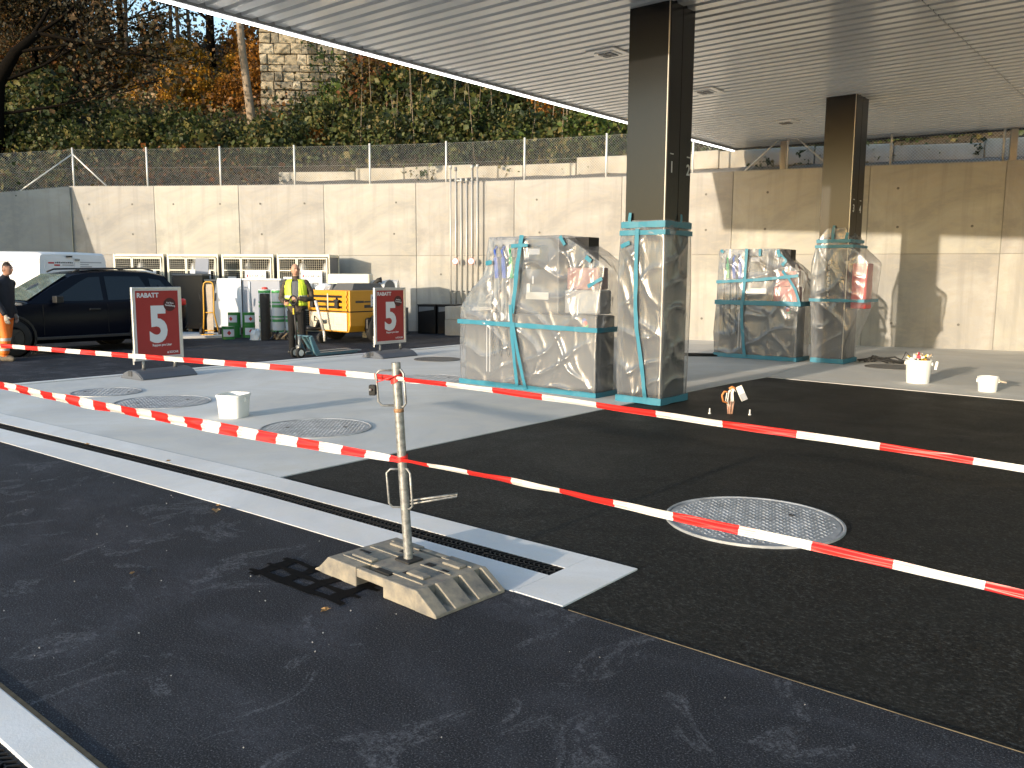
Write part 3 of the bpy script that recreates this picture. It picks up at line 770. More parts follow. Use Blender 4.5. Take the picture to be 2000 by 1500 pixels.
# ------------------------------------------------------------------ fuel dispensers under dust sheets
M('pump_grey', (0.070, 0.072, 0.078), 0.42, var=0.06); M('pump_light', (0.26, 0.265, 0.275), 0.4, var=0.05); M('screen', (0.010, 0.012, 0.016), 0.12, var=0)
M('hose', (0.012, 0.012, 0.012), 0.5, var=0.1); M('noz_blue', (0.04, 0.10, 0.45), 0.4, var=0.05); M('noz_green', (0.03, 0.30, 0.10), 0.4, var=0.05)
M('pale_paper', (0.26, 0.29, 0.24), 0.6, var=0.08, scale=2)
M('salmon', (0.45, 0.13, 0.10), 0.6, var=0.05)
def dispenser(label, x0, y0, w, num, nozzles, redbox):
    root = empty('fuel_dispenser', (x0, y0, 0), 0, label, 'fuel pump', 'sheeted fuel dispensers')
    dp = .52
    m = MB(); m.bb((.04, .05, .03), (w - .04, dp, 1.08)); m.build('lower_cabinet', 'pump_grey', root, bevel=0.02)
    m = MB(); m.bb((.03, .03, 0), (w - .03, dp + .02, .03)); m.build('plinth', 'cast_black', root)
    hx0, hx1 = (.50, .94) if w > 2 else (.05, .50)
    dx1 = hx1 + (.80 if w > 2 else .52)
    m = MB(); m.bb((hx0, .16, 1.08), (hx1, dp, 2.12)); m.build('hose_tower', 'pump_light', root, bevel=0.015)
    m = MB(); m.bb((hx1 + .012, .08, 1.085), (dx1, dp, 2.13)); m.build('display_tower', 'pump_grey', root, bevel=0.02)
    cx = (hx1 + dx1) / 2
    m = MB(); m.bb((cx - .20, .068, 1.70), (cx + .22, .082, 2.02)); sc = m.build('display', 'screen', root, bevel=0.004)
    m = MB(); m.bb((cx - .10, .062, 1.90), (cx + .08, .069, 1.98)); m.build('readout', 'print_grey', sc)
    m = MB(); m.bb((cx - .16, .066, 1.28), (cx + .24, .0795, 1.38)); m.build('card_slot', 'alu', root)
    text('number', num, .15, 'print_white', root, (cx - .08, .076, 1.50), (R(90), 0, 0), 0.004)
    m = MB(); m.bb((cx - .15, .07, 1.36), (cx - .09, .08, 1.50)); m.build('sticker', 'print_white', root)
    for i, (hx, mt) in enumerate(nozzles):
        h = MB(); h.tube([(hx, .13, 2.05), (hx, .08, 1.6), (hx + .02, .04, 1.1), (hx + .03, .02, .55), (hx + .05, .03, .45), (hx + .07, .06, .6), (hx + .06, .09, 1.2)], .016, 8); ho = h.build('hose', 'hose', root, smooth=True)
        h = MB(); h.box((hx + .06, .10, 1.72), (.07, .06, .30), (.1, 0, 0)); h.tube([(hx + .06, .08, 1.86), (hx + .06, .04, 1.96), (hx + .06, .10, 2.02)], .02, 8); h.build('nozzle', mt, ho, bevel=0.012)
        h = MB(); h.lathe([(.06, 0), (.06, .006)], 16, (0, 0, 0), axis='y'); h.build('grade_badge', 'print_white' if i else 'print_grey', root, (hx + .05, .04, 1.02))
    for k in range(2):
        h = MB(); h.bb((.46 + .06 * k, .044, .20), (.475 + .06 * k, .0495, .98)); h.build('white_stripe', 'print_white', root)
    lg = MB(); lg.lathe([(.0, 0), (.045, .001), (.0, .006)], 12, (0, 0, 0), axis='y', mi=0)
    for (dx, dz, mt) in ((-.02, .035, 'print_blue'), (.0, 0, 'print_red'), (.015, -.035, 'noz_green')):
        q = MB(); q.lathe([(.034, 0), (.034, .004)], 12, (0, 0, 0), axis='y'); q.build('emblem', mt, root, (w - .20 + dx, .043 - .002 * (dz == 0), .98 + dz))
    text('emblem_lettering', 'SOCAR', .06, 'print_white', root, (w - .28, .0475, .86), (R(90), 0, 0), 0.001)
    x_a, x_b = redbox
    m = MB(); m.bb((x_a, .14, 1.10), (x_b, .42, 1.42)); m.build('towel_box', 'pump_light' if w > 2 else 'salmon', root, bevel=0.02)
    m = MB(); m.bb((x_a + .02, .16, 1.425), (x_b - .04, .40, 1.72)); m.build('towel_box', M('dull_pink', (.30, .15, .13), .6) if w > 2 else 'salmon', root, bevel=0.02)
    m = MB(); m.bb((dx1 + .01, .26, 1.09), (dx1 + .36, dp, 2.13)); m.build('rear_tower', 'cast_black', root, bevel=0.01)
    return root
d1 = dispenser('near fuel dispenser number 1 wrapped in clear sheeting, tall blue tape down its front', -8.66, 9.27, 2.42, '1', [(.56, 'noz_blue'), (.70, 'noz_blue'), (.84, 'noz_green')], (1.80, 2.38))
D1 = [(0, -.01, 2.43, 0, .61), (.5, -.02, 2.43, -.01, .61), (1.05, -.015, 2.43, 0, .62), (1.14, -.01, 2.44, 0, .62), (1.38, .16, 2.46, .02, .60), (1.59, .40, 2.50, .03, .58), (1.74, .44, 2.51, .04, .56), (1.95, .47, 2.20, .05, .55), (2.10, .48, 1.93, .06, .54), (2.155, .49, 1.80, .07, .54)]
fn = wrapped(d1, D1, 8.0, 0.034, nz=110, per=110)
band_tape(d1, fn, .035, .07); band_tape(d1, fn, .93, .065, .045, zr=.90)
tape_strip(d1, [(1.13, .03, 2.17), (1.10, -.03, 1.75), (1.06, -.045, 1.3), (1.02, -.05, 1.08)], .07); tape_strip(d1, [(1.00, -.055, 1.2), (1.03, -.06, .8), (1.08, -.055, .4), (1.12, -.045, .05)], .055)
tape_strip(d1, [(1.05, -.06, .95), (1.10, -.062, .7), (1.20, -.055, .3), (1.28, -.045, .02)], .055)
tape_strip(d1, [(.96, .0, 2.02), (1.26, .0, 2.03)], .05); tape_strip(d1, [(.47, .02, 1.78), (.60, .0, 1.80)], .06)
tape_strip(d1, [(1.80, .02, 2.14), (1.88, .02, 2.02)], .05); tape_strip(d1, [(2.24, .0, 1.86), (2.32, .0, 1.80)], .06); tape_strip(d1, [(2.28, .0, 1.47), (2.50, .0, 1.58)], .05)
d2 = dispenser('far fuel dispenser number 3 wrapped in clear sheeting with a crossed blue tape', -7.72, 15.78, 1.66, '3', [(.12, 'noz_green'), (.25, 'noz_blue'), (.38, 'noz_blue')], (1.12, 1.58))
D2 = [(0, -.01, 1.67, 0, .62), (.5, -.04, 1.67, -.02, .64), (1.08, -.01, 1.67, 0, .66), (1.14, 0, 1.68, 0, .68), (1.49, .0, 1.68, .0, .6), (1.69, .0, 1.66, .01, .58), (1.9, .0, 1.40, .03, .55), (2.05, .0, 1.30, .04, .55), (2.145, .0, 1.24, .05, .55)]
fn = wrapped(d2, D2, 13.0, 0.034, nz=100, per=84)
band_tape(d2, fn, .045, .08); band_tape(d2, fn, 1.10, .09, .04); tape_strip(d2, [(0, -.05, 1.50), (.9, -.05, 1.55), (1.66, -.04, 1.63)], .06)
tape_strip(d2, [(.60, -.01, 2.15), (.60, -.05, 1.6), (.58, -.055, 1.12)], .06); tape_strip(d2, [(.56, -.055, 1.15), (.58, -.06, .7), (.66, -.055, .05)], .065)
tape_strip(d2, [(.04, .03, 2.13), (.1, .02, 2.08)], .05); tape_strip(d2, [(.86, .02, 2.14), (.87, .0, 2.0)], .05)
tape_strip(d2, [(1.22, .02, 2.12), (1.26, .0, 1.98)], .06); tape_strip(d2, [(1.24, .02, 2.06), (1.40, .0, 1.92)], .035); tape_strip(d2, [(1.32, .0, 1.82), (1.40, .0, 1.92)], .06)
tape_strip(d2, [(1.34, -.02, 1.72), (1.48, -.05, 1.58), (1.62, -.06, 1.38), (1.70, -.05, 1.15), (1.71, -.05, 1.06)], .05)
hp = MB(); hp.tube([(-9.2, 14.72, .03), (-8.3, 15.35, .035), (-7.62, 15.85, .03)], .03, 8); hp.tube([(-9.2, 14.66, .02), (-8.3, 15.28, .022), (-7.62, 15.78, .02)], .018, 8)
tag(hp.build('rubber_hose', 'rubber', smooth=True), 'black hose lying on the concrete left of the far dispenser', 'hose')
cb = MB()
for i in range(9):
    a = random.random() * 3; cb.tube([(-5.2 + .08 * i * .5, 16.62 + random.uniform(-.1, .1), .03), (-5.0 + random.uniform(0, .5), 16.7 + random.uniform(-.15, .2), .06 + random.uniform(0, .06)), (-4.7 + random.uniform(0, .5), 16.75 + random.uniform(-.15, .15), .025)], .018, 6)
tag(cb.build('cable_heap', 'rubber', smooth=True), 'heap of black cables on the ground beside the far column', 'cable')

# ------------------------------------------------------------------ manhole covers
def cover_meshes(r, mt):
    rg = MB(); rg.lathe([(r, -.02), (r + .020, -.02), (r + .020, .008), (r + .006, .009), (r, .004), (r, -.02)], 56)
    pl = MB(); pl.lathe([(0.0, .004), (r - .012, .004), (r - .004, .0), (r - .004, -.03)], 56)
    tr = MB(); st = .044
    n = int(r / st) + 1
    for i in range(-n, n + 1):
        for j in range(-n, n + 1):
            x, y = i * st + (st / 2 if j % 2 else 0), j * st * .86
            if x * x + y * y > (r - .045) ** 2: continue
            a = R(45) if (i + j) % 2 else R(-45); ca, sa = math.cos(a), math.sin(a); l, w = .019, .0065
            tr.add([(x + ca * l, y + sa * l, .004), (x - sa * w, y + ca * w, .004), (x - ca * l, y - sa * l, .004), (x + sa * w, y - ca * w, .004), (x, y, .010)], [(0, 1, 4), (1, 2, 4), (2, 3, 4), (3, 0, 4)])
    return rg.mesh('rim', mt, False), pl.mesh('plate', mt, False), tr.mesh('tread', mt)
CM = cover_meshes(.56, 'checker_steel'); CL = cover_meshes(.43, 'checker_steel'); CS = cover_meshes(.43, M('cast_iron', (0.10, 0.10, 0.10), 0.6, metal=0.2, var=0.2))
def cover(x, y, label, ms=CM, rz=0.0, z=0.002):
    root = empty('manhole_cover', (x, y, z), rz, label, 'manhole cover', 'round steel covers in the forecourt')
    for nm, me in zip(('rim', 'plate', 'tread'), ms):
        o = inst(nm, me, root); 
        if nm == 'tread': o['kind'] = 'stuff'
    for q in (0.6, 3.7):
        h = MB(); h.lathe([(.022, .0045), (.022, .0075), (.012, .0078), (.012, .0045)], 12); h.build('key_hole', 'grey_dark', root, (math.cos(q) * .3, math.sin(q) * .3, .003))
    return root
cover(-2.25, 5.26, 'large round checker plate cover set in the black asphalt at right', rz=.4)
cover(-7.2, 5.46, 'round checker plate cover in the concrete just left of the barrier post', rz=.2)
cover(-10.12, 5.32, 'smooth looking round cover behind the tape, left of the white bucket', rz=.7)
cover(-11.52, 5.26, 'farthest left round cover, in front of the larger red sign', ms=CL, rz=.1)
cover(-11.39, 11.52, 'round cover on the concrete right of the small red sign', ms=CS, rz=.3)
cover(-9.3, 9.25, 'round cover half hidden by the near wrapped dispenser', ms=CM, rz=.5)
cover(-4.40, 16.07, 'thin dark round cover behind the rubbish bucket', ms=CS, rz=.9)

# ------------------------------------------------------------------ buckets
def bucket(x, y, r, hgt, label, sq=None, rz=0.0):
    root = empty('bucket', (x, y, .0), rz, label, 'bucket', 'white plastic buckets')
    m = MB(); m.lathe([(0.0, .004), (r * .86, .0), (r * .88, .01), (r * .985, hgt - .03), (r, hgt - .03), (r * 1.04, hgt - .028), (r * 1.04, hgt - .004), (r * 1.01, hgt), (r * .965, hgt), (r * .95, hgt - .03), (r * .85, .02), (0, .015)], 32, sq=sq)
    m.build('tub', 'bucket_plastic', root, auto=40)
    for s in (-1, 1):
        h = MB(); h.box((s * r * 1.02, 0, hgt - .06), (.02, .05, .05)); h.build('handle_lug', 'bucket_plastic', root, bevel=0.006)
    return root
bucket(-8.49, 5.30, .155, .265, 'empty white square bucket alone on the grey concrete', sq=4.5, rz=.45)
b2 = bucket(-3.43, 13.98, .185, .36, 'larger white bucket heaped with coloured rubbish near the wall', rz=.2)
b3 = bucket(-2.40, 13.58, .135, .215, 'smaller white bucket without a lid at the right edge of the concrete', rz=.3)
ru = MB()
for i in range(46):
    a, q = random.random() * 6.28, random.random() ** .5 * .16
    ru.box((math.cos(a) * q, math.sin(a) * q, .36 + random.uniform(-.04, .07)), (random.uniform(.03, .1), random.uniform(.02, .06), random.uniform(.003, .02)), (random.random() * 3, random.random() * 3, random.random() * 3), mi=random.choice([0, 0, 0, 0, 1, 2, 3, 4, 5]))
for i in range(3):
    a = random.random() * 6; ru.tube([(math.cos(a) * .1, math.sin(a) * .1, .38), (math.cos(a) * .2, math.sin(a) * .2, .47), (math.cos(a) * .26, math.sin(a) * .26, .33)], .004, 5, mi=3)
ru.box((.245, .02, .28), (.035, .01, .13), (0, .15, 0), mi=0)
o = ru.build('rubbish', [M('scrap_white', (0.75, 0.74, 0.7), .6), M('scrap_red', (0.5, 0.05, .08), .5), M('scrap_blue', (0.05, .25, .5), .5), M('scrap_dark', (0.03, .03, .035), .5), M('scrap_yellow', (0.6, .42, .04), .5), M('scrap_tan', (0.4, .3, .2), .7)], None, (-3.43, 13.98, 0))
tag(o, 'heap of coloured wrappers and scraps in the larger white bucket', 'rubbish', kind='stuff')
ru = MB(); ru.lathe([(0, .185), (.10, .19), (.128, .18)], 20); ru.tube([(.125, .02, .16), (.2, .0, .15), (.235, .0, .145)], .012, 6)
o = ru.build('mixing_residue', M('paste', (0.45, 0.38, 0.30), 0.8, var=0.3, scale=30), None, (-2.40, 13.58, 0)); tag(o, 'dried brown paste filling the smaller bucket, spatula at its side', 'paste')

# ------------------------------------------------------------------ cable bundle and anchor bolts
cbx = empty('cable_bundle', (-4.31, 9.27, 0), 0, 'tied bundle of pale cables with a white junction box rising from black asphalt', 'cable bundle')
M('cable_white', (0.72, 0.70, 0.64), 0.5, var=0.05); M('cable_orange', (0.62, 0.22, 0.06), 0.5, var=0.05); M('conduit', (0.42, 0.24, 0.17), 0.55, var=0.1)
for i in range(5):
    m = MB(); a = i * 1.25; m.tube([(math.cos(a) * .02, math.sin(a) * .02, 0), (math.cos(a) * .03, math.sin(a) * .03, .09), (math.cos(a) * .03 + .01, math.sin(a) * .03, .15)], .012, 8); m.build('conduit', 'conduit', cbx, smooth=True)
def loc2(u, v=0.0): return r0 * u + Vector((fwd.x, fwd.y, 0)) * v
for i in range(13):
    m = MB(); q = random.uniform(-.045, .045); d = random.uniform(-.03, .03)
    pts = [loc2(q * .35, d * .5) + Vector((0, 0, .06)), loc2(q * 1.3 - .005, d) + Vector((0, 0, .16)), loc2(q * 1.0 - .005, d) + Vector((0, 0, .25)), loc2(q * .4 + .02, d * .4) + Vector((0, 0, .30)), loc2(.05, d) + Vector((0, 0, .27))]
    m.tube(pts, .0065, 6); m.build('wire', 'cable_white' if i % 5 else 'cable_orange', cbx, smooth=True)
m = MB(); m.tube([loc2(-.02) + Vector((0, 0, .12)), loc2(-.09) + Vector((0, 0, .15)), loc2(-.105) + Vector((0, 0, .22)), loc2(-.08) + Vector((0, 0, .265)), loc2(-.04) + Vector((0, 0, .26))], .011, 8); m.build('wire_loop', 'cable_orange', cbx, smooth=True)
m = MB(); m.tube([loc2(-.02) + Vector((0, 0, .295)), loc2(.01) + Vector((0, 0, .318)), loc2(.05) + Vector((0, 0, .30))], .017, 8); m.build('wire_loop', 'cable_orange', cbx, smooth=True)
m = MB(); m.box((0, 0, 0), (.075, .035, .18)); jb = m.build('junction_box', 'cable_white', cbx, loc2(.125) + Vector((0, 0, .245)), (R(-8), R(-24), YAW), bevel=0.004)
m = MB(); m.bb((-.036, -.0195, -.085), (.036, -.0178, -.005)); m.build('box_label', 'print_grey', jb)
for i, (dx, dy, wh) in enumerate(((-.20, -.13, 'left'), (-.06, .17, 'rear'), (.20, .10, 'right'))):
    m = MB(); m.tube([(0, 0, 0), (0, 0, .065)], .009, 8); m.lathe([(.018, 0), (.018, .012), (.009, .013)], 6)
    tag(m.build('anchor_bolt', 'galv_light', None, (-4.31 + dx, 9.27 + dy, -.006), smooth=False), 'short upright anchor bolt %s of the cable bundle' % wh, 'bolt', 'anchor bolts round the cable bundle')
# ------------------------------------------------------------------ barrier post in its recycled plastic foot
bp_ = empty('barrier_post', (-3.18, 2.985, 0), R(-3), 'galvanised barrier post in a chunky dirty plastic foot, tape tied round it', 'barrier post')
T_ = .105
m = MB()
m.prism([(-.50, 0), (-.50, .012), (-.46, .03), (-.375, T_), (-.13, T_), (-.13, 0)], 'y', -.245, .235)
m.bb((-.132, -.15, .0), (.092, .165, T_ - .0015))
m.bb((-.135, -.238, .052), (.095, -.198, T_ - .006)); m.bb((-.135, .195, .052), (.095, .232, T_ - .006))
m.bb((.09, -.243, 0), (.335, .2335, T_ - .0008))
m.build('foot', 'recycled_plastic', bp_, bevel=0.006)
for (y0, y1, hh) in ((-.2445, -.165, 1), (-.112, .000, 1), (.050, .150, 1), (.20, .2345, 1)):
    m = MB(); m.prism([(.334, 0), (.334, T_), (.350, T_), (.486, .018), (.486, 0)], 'y', y0, y1); m.build('ramp_rib', 'recycled_plastic', bp_, bevel=0.004)
m = MB(); m.prism([(.335, 0), (.335, .05), (.40, .018), (.487, .016), (.487, .001)], 'y', -.243, .233); m.build('ramp_floor', 'recycled_plastic', bp_, bevel=0.002)
for (x, y, lx, ly) in ((-.21, -.12, .17, .05), (.20, -.10, .13, .055), (.22, .13, .13, .055), (-.22, .14, .15, .05)):
    m = MB(); m.box((x, y, T_ + .006), (lx, ly, .014)); m.build('raised_pad', 'recycled_plastic', bp_, bevel=0.005)
for y in (-.165, .02, .17):
    for (xa, xb) in ((-.34, -.10), (.08, .31)):
        m = MB(); m.bb((xa, y - .006, T_ - .002), (xb, y + .006, T_ + .005)); m.build('raised_rail', 'recycled_plastic', bp_, bevel=0.002)
for (x, y, lx, ly) in ((-.13, .10, .075, .045), (.13, -.11, .05, .035), (.12, .05, .055, .04), (.245, .03, .045, .04), (-.30, -.05, .09, .02), (.02, -.175, .12, .035)):
    m = MB(); m.box((x, y, T_ - .004), (lx, ly, .012)); m.build('socket_shade', 'dark_gap', bp_)  # black blocks on top give the shade inside the foot's holes
m = MB(); m.box((-.02, .025, T_ + .004), (.115, .105, .012)); m.build('collar', 'rubber', bp_, bevel=0.004)
pb, pt = Vector((-.02, .025, .06)), Vector((-.066, -.012, 1.165))
def onp(z): return pb.lerp(pt, (z - pb.z) / (pt.z - pb.z))
m = MB(); m.tube([onp(.06), onp(1.165)], .0245, 16); m.tube([onp(1.16), onp(1.1655)], [.0245, .021], 16); m.build('tube', 'galv', bp_, auto=40)
m = MB(); m.tube([onp(.905), onp(.925)], .0265, 16); m.build('rust_band', M('rust', (0.30, 0.17, 0.09), 0.8, var=0.4, scale=60), bp_, smooth=True)
def loop(z0, z1, u, w, sgn):
    """wire loop welded to the tube: out, down, back"""
    a, b = onp(z1), onp(z0); n = 5; pts = [a + u * .022]
    pts += [a + u * (w - .02), a + u * w + Vector((0, 0, -.02)), b + u * w + Vector((0, 0, .02)), b + u * (w - .02), b + u * .02]
    m = MB(); m.tube(pts, .0062, 8); m.build('wire_loop', 'galv', bp_, smooth=True)
LL_ = Euler((0, 0, R(3))).to_matrix() @ r0
for (z0, z1) in ((.94, 1.125), (.395, .60)):
    loop(z0, z1, -LL_, .105 if z0 > .8 else .085, -1); loop(z0 - .005, z1 + .005, (LL_ * .8 + Vector((0, -.5, 0))).normalized(), .055, 1)
m = MB(); q = onp(.41); m.tube([q + LL_ * .02, q + LL_ * .16 + Vector((.06, .1, .035)), q + LL_ * .165 + Vector((.06, .1, .05)), q + LL_ * .02 + Vector((0, 0, .018))], .006, 8); m.build('hook', 'galv', bp_, smooth=True)
m = MB(); q = onp(1.02) - LL_ * .13; m.box(q, (.035, .03, .055), (0, 0, YAW)); m.build('clip', 'rubber', bp_, bevel=0.004)
m = MB(); q = onp(1.02) - LL_ * .136 + Vector((.012, -.016, 0)); m.lathe([(.007, 0), (.007, .006)], 8, (q.x, q.y - .004, q.z + .004), axis='y'); m.build('rivet', 'alu', bp_)

def barrier_tape(name, label, ctrl, widths, phase, fold, per=.44, twist=0.0):
    P = [Vector(c) for c in ctrl]; out = []
    n = 26
    for i in range(len(P) - 1):
        p0_, p1_, p2_, p3_ = P[max(i - 1, 0)], P[i], P[i + 1], P[min(i + 2, len(P) - 1)]
        for j in range(n):
            t = j / n
            out.append(0.5 * ((2 * p1_) + (p2_ - p0_) * t + (2 * p0_ - 5 * p1_ + 4 * p2_ - p3_) * t * t + (3 * p1_ - p0_ - 3 * p2_ + p3_) * t ** 3))
    out.append(P[-1]); k = len(out); acc_ = 0; m = MB(); vs = []; uv = []; nc = 6
    for i, p in enumerate(out):
        if i: acc_ += (p - out[i - 1]).length
        T = (out[min(i + 1, k - 1)] - out[max(i - 1, 0)]).normalized(); f = i / (k - 1)
        w = float(np.interp(f, [a for a, _ in widths], [b for _, b in widths]))
        a = twist * math.sin(f * 5 + phase) + 0.22 * math.sin(f * 17 + phase) + .12 * math.sin(f * 41)
        U0 = (Vector((0, 0, 1)) - T * T.z).normalized(); Nn = T.cross(U0)
        U = U0 * math.cos(a) + Nn * math.sin(a); Nn = T.cross(U)
        for c in range(nc + 1):
            v = c / nc - .5
            off = fold * w * (math.cos(v * 9 + .4) * .5 + .18 * math.sin(v * 23 + f * 14)) + 0.05 * w * math.sin(f * 60 + v * 5)
            vs.append(p + U * (v * w) + Nn * off); uv.append((acc_ / per + phase, c / nc))
    fs = [(i * (nc + 1) + c, (i + 1) * (nc + 1) + c, (i + 1) * (nc + 1) + c + 1, i * (nc + 1) + c + 1) for i in range(k - 1) for c in range(nc)]
    m.add(vs, fs); o = m.build(name, 'tape', smooth=True)
    ul = o.data.uv_layers.new(name='UVMap')
    li = np.empty(len(o.data.loops), dtype=np.int32); o.data.loops.foreach_get('vertex_index', li)
    ul.data.foreach_set('uv', np.array(uv)[li].ravel()); tag(o, label, 'barrier tape', 'red and white barrier tapes'); return o
PT = lambda z: Euler((0, 0, R(-3))).to_matrix() @ onp(z) + Vector((-3.18, 2.985, 0))
a1, a2 = PT(1.085), PT(.655)
dv = Vector((fwd.x, fwd.y, 0)).normalized() * -.028
UL = [(-8.37, 2.66, 1.00), (-6.15, 2.79, 1.04), (-4.40, 2.90, 1.072), tuple(a1 + dv)]
UR = [tuple(a1 + dv), (-2.47, 2.985, 1.078), (-1.45, 3.005, 1.052), (-0.88, 3.02, 1.04), (-0.33, 3.03, 1.02)]
LLt = [(-7.67, 2.41, 0.77), (-6.15, 2.59, 0.715), (-5.00, 2.73, 0.69), (-4.07, 2.84, 0.672), tuple(a2 + dv)]
LR = [tuple(a2 + dv), (-2.45, 2.96, 0.668), (-1.65, 2.97, 0.656), (-1.02, 2.98, 0.65), (-0.30, 2.99, 0.63)]
barrier_tape('barrier_tape', 'upper red and white tape running left from the post past the worker', UL, [(0, .034), (.85, .034), (1, .028)], .15, .10)
barrier_tape('barrier_tape', 'upper red and white tape running right from the post towards the wrapped column', UR, [(0, .026), (.1, .028), (.4, .030), (1, .022)], .40, .18, per=.58, twist=.35)
barrier_tape('barrier_tape', 'lower broad red and white tape hanging left of the post', LLt, [(0, .082), (.5, .076), (.85, .052), (1, .03)], .30, .16, per=.335, twist=.45)
barrier_tape('barrier_tape', 'lower red and white tape running right across the round cover', LR, [(0, .03), (.12, .036), (.5, .038), (1, .029)], .65, .2, per=.56, twist=.6)
for (z, nm, lb) in ((1.085, 'tape_knot', 'knot of tape wound round the top of the barrier post'), (.66, 'tape_knot', 'turn of tape wound round the middle of the barrier post')):
    q = PT(z); m = MB(); vs = []; uvk = []
    for i in range(41):
        a = i / 40 * 2 * math.pi * 1.6; rr_ = .030 + .002 * (i / 40)
        for c in (-1, 1):
            vs.append((math.cos(a) * rr_, math.sin(a) * rr_, c * .014 + .018 * math.sin(a + .6) * (1 if z > 1 else .4)))
    m.add(vs, [(2 * i, 2 * i + 2, 2 * i + 3, 2 * i + 1) for i in range(40)])
    o = m.build(nm, M('tape_red', (0.70, 0.04, 0.035), 0.35, var=0.05) if z > 1 else 'tape_red', None, q, smooth=True); tag(o, lb, 'barrier tape')
m = MB(); q = PT(1.09); m.tube([q + dv - r0 * .10 + Vector((0, 0, -.025)), q + dv * 1.2 - r0 * .03 + Vector((0, 0, 0)), q + dv * 1.1 + r0 * .03 + Vector((0, 0, .016))], [.006, .014, .010], 6, squash=.35)
tag(m.build('tape_tail', 'tape_red', smooth=True), 'short red tail of tape tucked behind the post top', 'barrier tape')

# ------------------------------------------------------------------ discount signs
def sign(x, y, rz, label, dome):
    root = empty('pavement_sign', (x, y, 0), rz, label, 'sign', 'red discount signs')
    arc = [(-.30, 0), (-.30, .02), (-.26, .05)] + [(-.26 + .52 * t, .05 + .085 * math.sin(math.pi * t) ** .7) for t in (.12, .25, .4, .6, .75, .88)] + [(.26, .05), (.30, .02), (.30, 0)]
    m = MB(); m.prism([(p[0], p[1]) for p in arc], 'y', -.47, .47); bs = m.build('base', 'grey_plastic', root, bevel=0.012)
    m = MB(); m.prism([(p[0] * .96, max(p[1] * .94, .004)) for p in arc], 'y', -.485, -.468); m.build('end_lip', 'grey_plastic', bs, bevel=0.004)
    m = MB(); m.bb((-.06, -.50, .045), (.04, -.478, .125)); m.build('filler_notch', 'grey_dark', bs, bevel=0.006)
    for s in (-1, 1):
        m = MB(); m.tube([(0, s * .27, .11), (0, s * .27, .30)], .022, 12); m.build('spring_post', 'galv', root, smooth=True)
        m = MB(); m.tube([(0, s * .27, .125), (0, s * .27, .15)], .033, 12); m.build('spring_post', 'grey_dark', root, smooth=True)
    z0, z1, hw = .265, 1.40, .42
    for nm, a, b in (('frame_bar', (-.022, -hw, z0), (.022, -hw + .045, z1)), ('frame_bar', (-.022, hw - .045, z0), (.022, hw, z1)), ('frame_bar', (-.0215, -hw + .046, z1 - .045), (.0215, hw - .046, z1)), ('frame_bar', (-.0215, -hw + .046, z0), (.0215, hw - .046, z0 + .045))):
        m = MB(); m.bb(a, b); m.build(nm, 'alu', root, bevel=0.008)
    m = MB(); m.bb((-.024, -hw - .012, z0 - .05), (.012, -hw + .001, z0 + .17)); m.build('clip', 'alu', root, bevel=0.003)
    m = MB(); m.bb((-.012, -hw + .045, z0 + .045), (.010, hw - .045, z1 - .045)); ps = m.build('poster', 'poster_red', root)
    m = MB(); m.bb((.0101, -hw + .046, z0 + .046), (.0112, hw - .046, z1 - .046)); m.build('backing_margin', 'print_white', root)
    m = MB(); m.bb((.0108, -hw + .062, z0 + .06), (.0125, hw - .058, z1 - .056)); m.build('poster_print', 'poster_red', ps)
    tr = (R(90), 0, R(90)); X_ = .0135
    text('lettering', 'RABATT', .098, 'print_white', ps, (X_, -hw + .085, z1 - .158), tr, .0035, sx=1.0)
    text('numeral', '5', .76, 'print_white', ps, (X_, -.155, z0 + .30), tr, .030, sx=.86)
    m = MB(); m.lathe([(.105, 0), (.105, .0016)], 36, axis='x'); m.build('roundel', 'poster_dark', ps, (X_ + .001, .21, z1 - .275))
    text('lettering', 'Auf Ihre', .038, 'print_white', ps, (X_ + .003, .215, z1 - .262), (R(90), R(6), R(90)), .0006, 'CENTER')
    text('lettering', 'Tankfüllung', .038, 'print_white', ps, (X_ + .003, .215, z1 - .302), (R(90), R(6), R(90)), .0006, 'CENTER')
    text('lettering', 'Rappen pro Liter', .052, 'print_white', ps, (X_, .055, z0 + .215), tr, .001, 'CENTER', sx=.92)
    text('lettering', 'SOCAR', .048, 'print_white', ps, (X_, .175, z0 + .095), tr, .0012)
    m = MB(); m.lathe([(0, -.028), (.013, -.02), (.017, -.004), (.011, .014), (0, .032)], 8, axis='z'); m.build('flame_mark', 'print_white', ps, (X_ - .012, .150, z0 + .112))
    if dome:
        m = MB(); arc2 = [(.145 * math.cos(a), .15 * math.sin(a)) for a in [math.pi * i / 16 for i in range(17)]]
        m.prism([(p[0], p[1]) for p in arc2], 'x', -.006, .006); m.build('header', 'grey_mid', root, (0, .0, z1 + .001), bevel=.003)
        m = MB(); m.tube([(0, p[0], p[1]) for p in arc2], .012, 6); m.build('header_rim', 'alu', root, (0, 0, z1 + .001), smooth=True)
    return root
sign(-12.72, 6.66, R(4), 'larger looking red sign with a white 5 in front of the dark car', False)
s2_ = sign(-12.50, 11.32, R(1), 'farther red sign with a white 5 and a rounded header, by the compressor', True)
s2_.scale = (1, 1, .97)

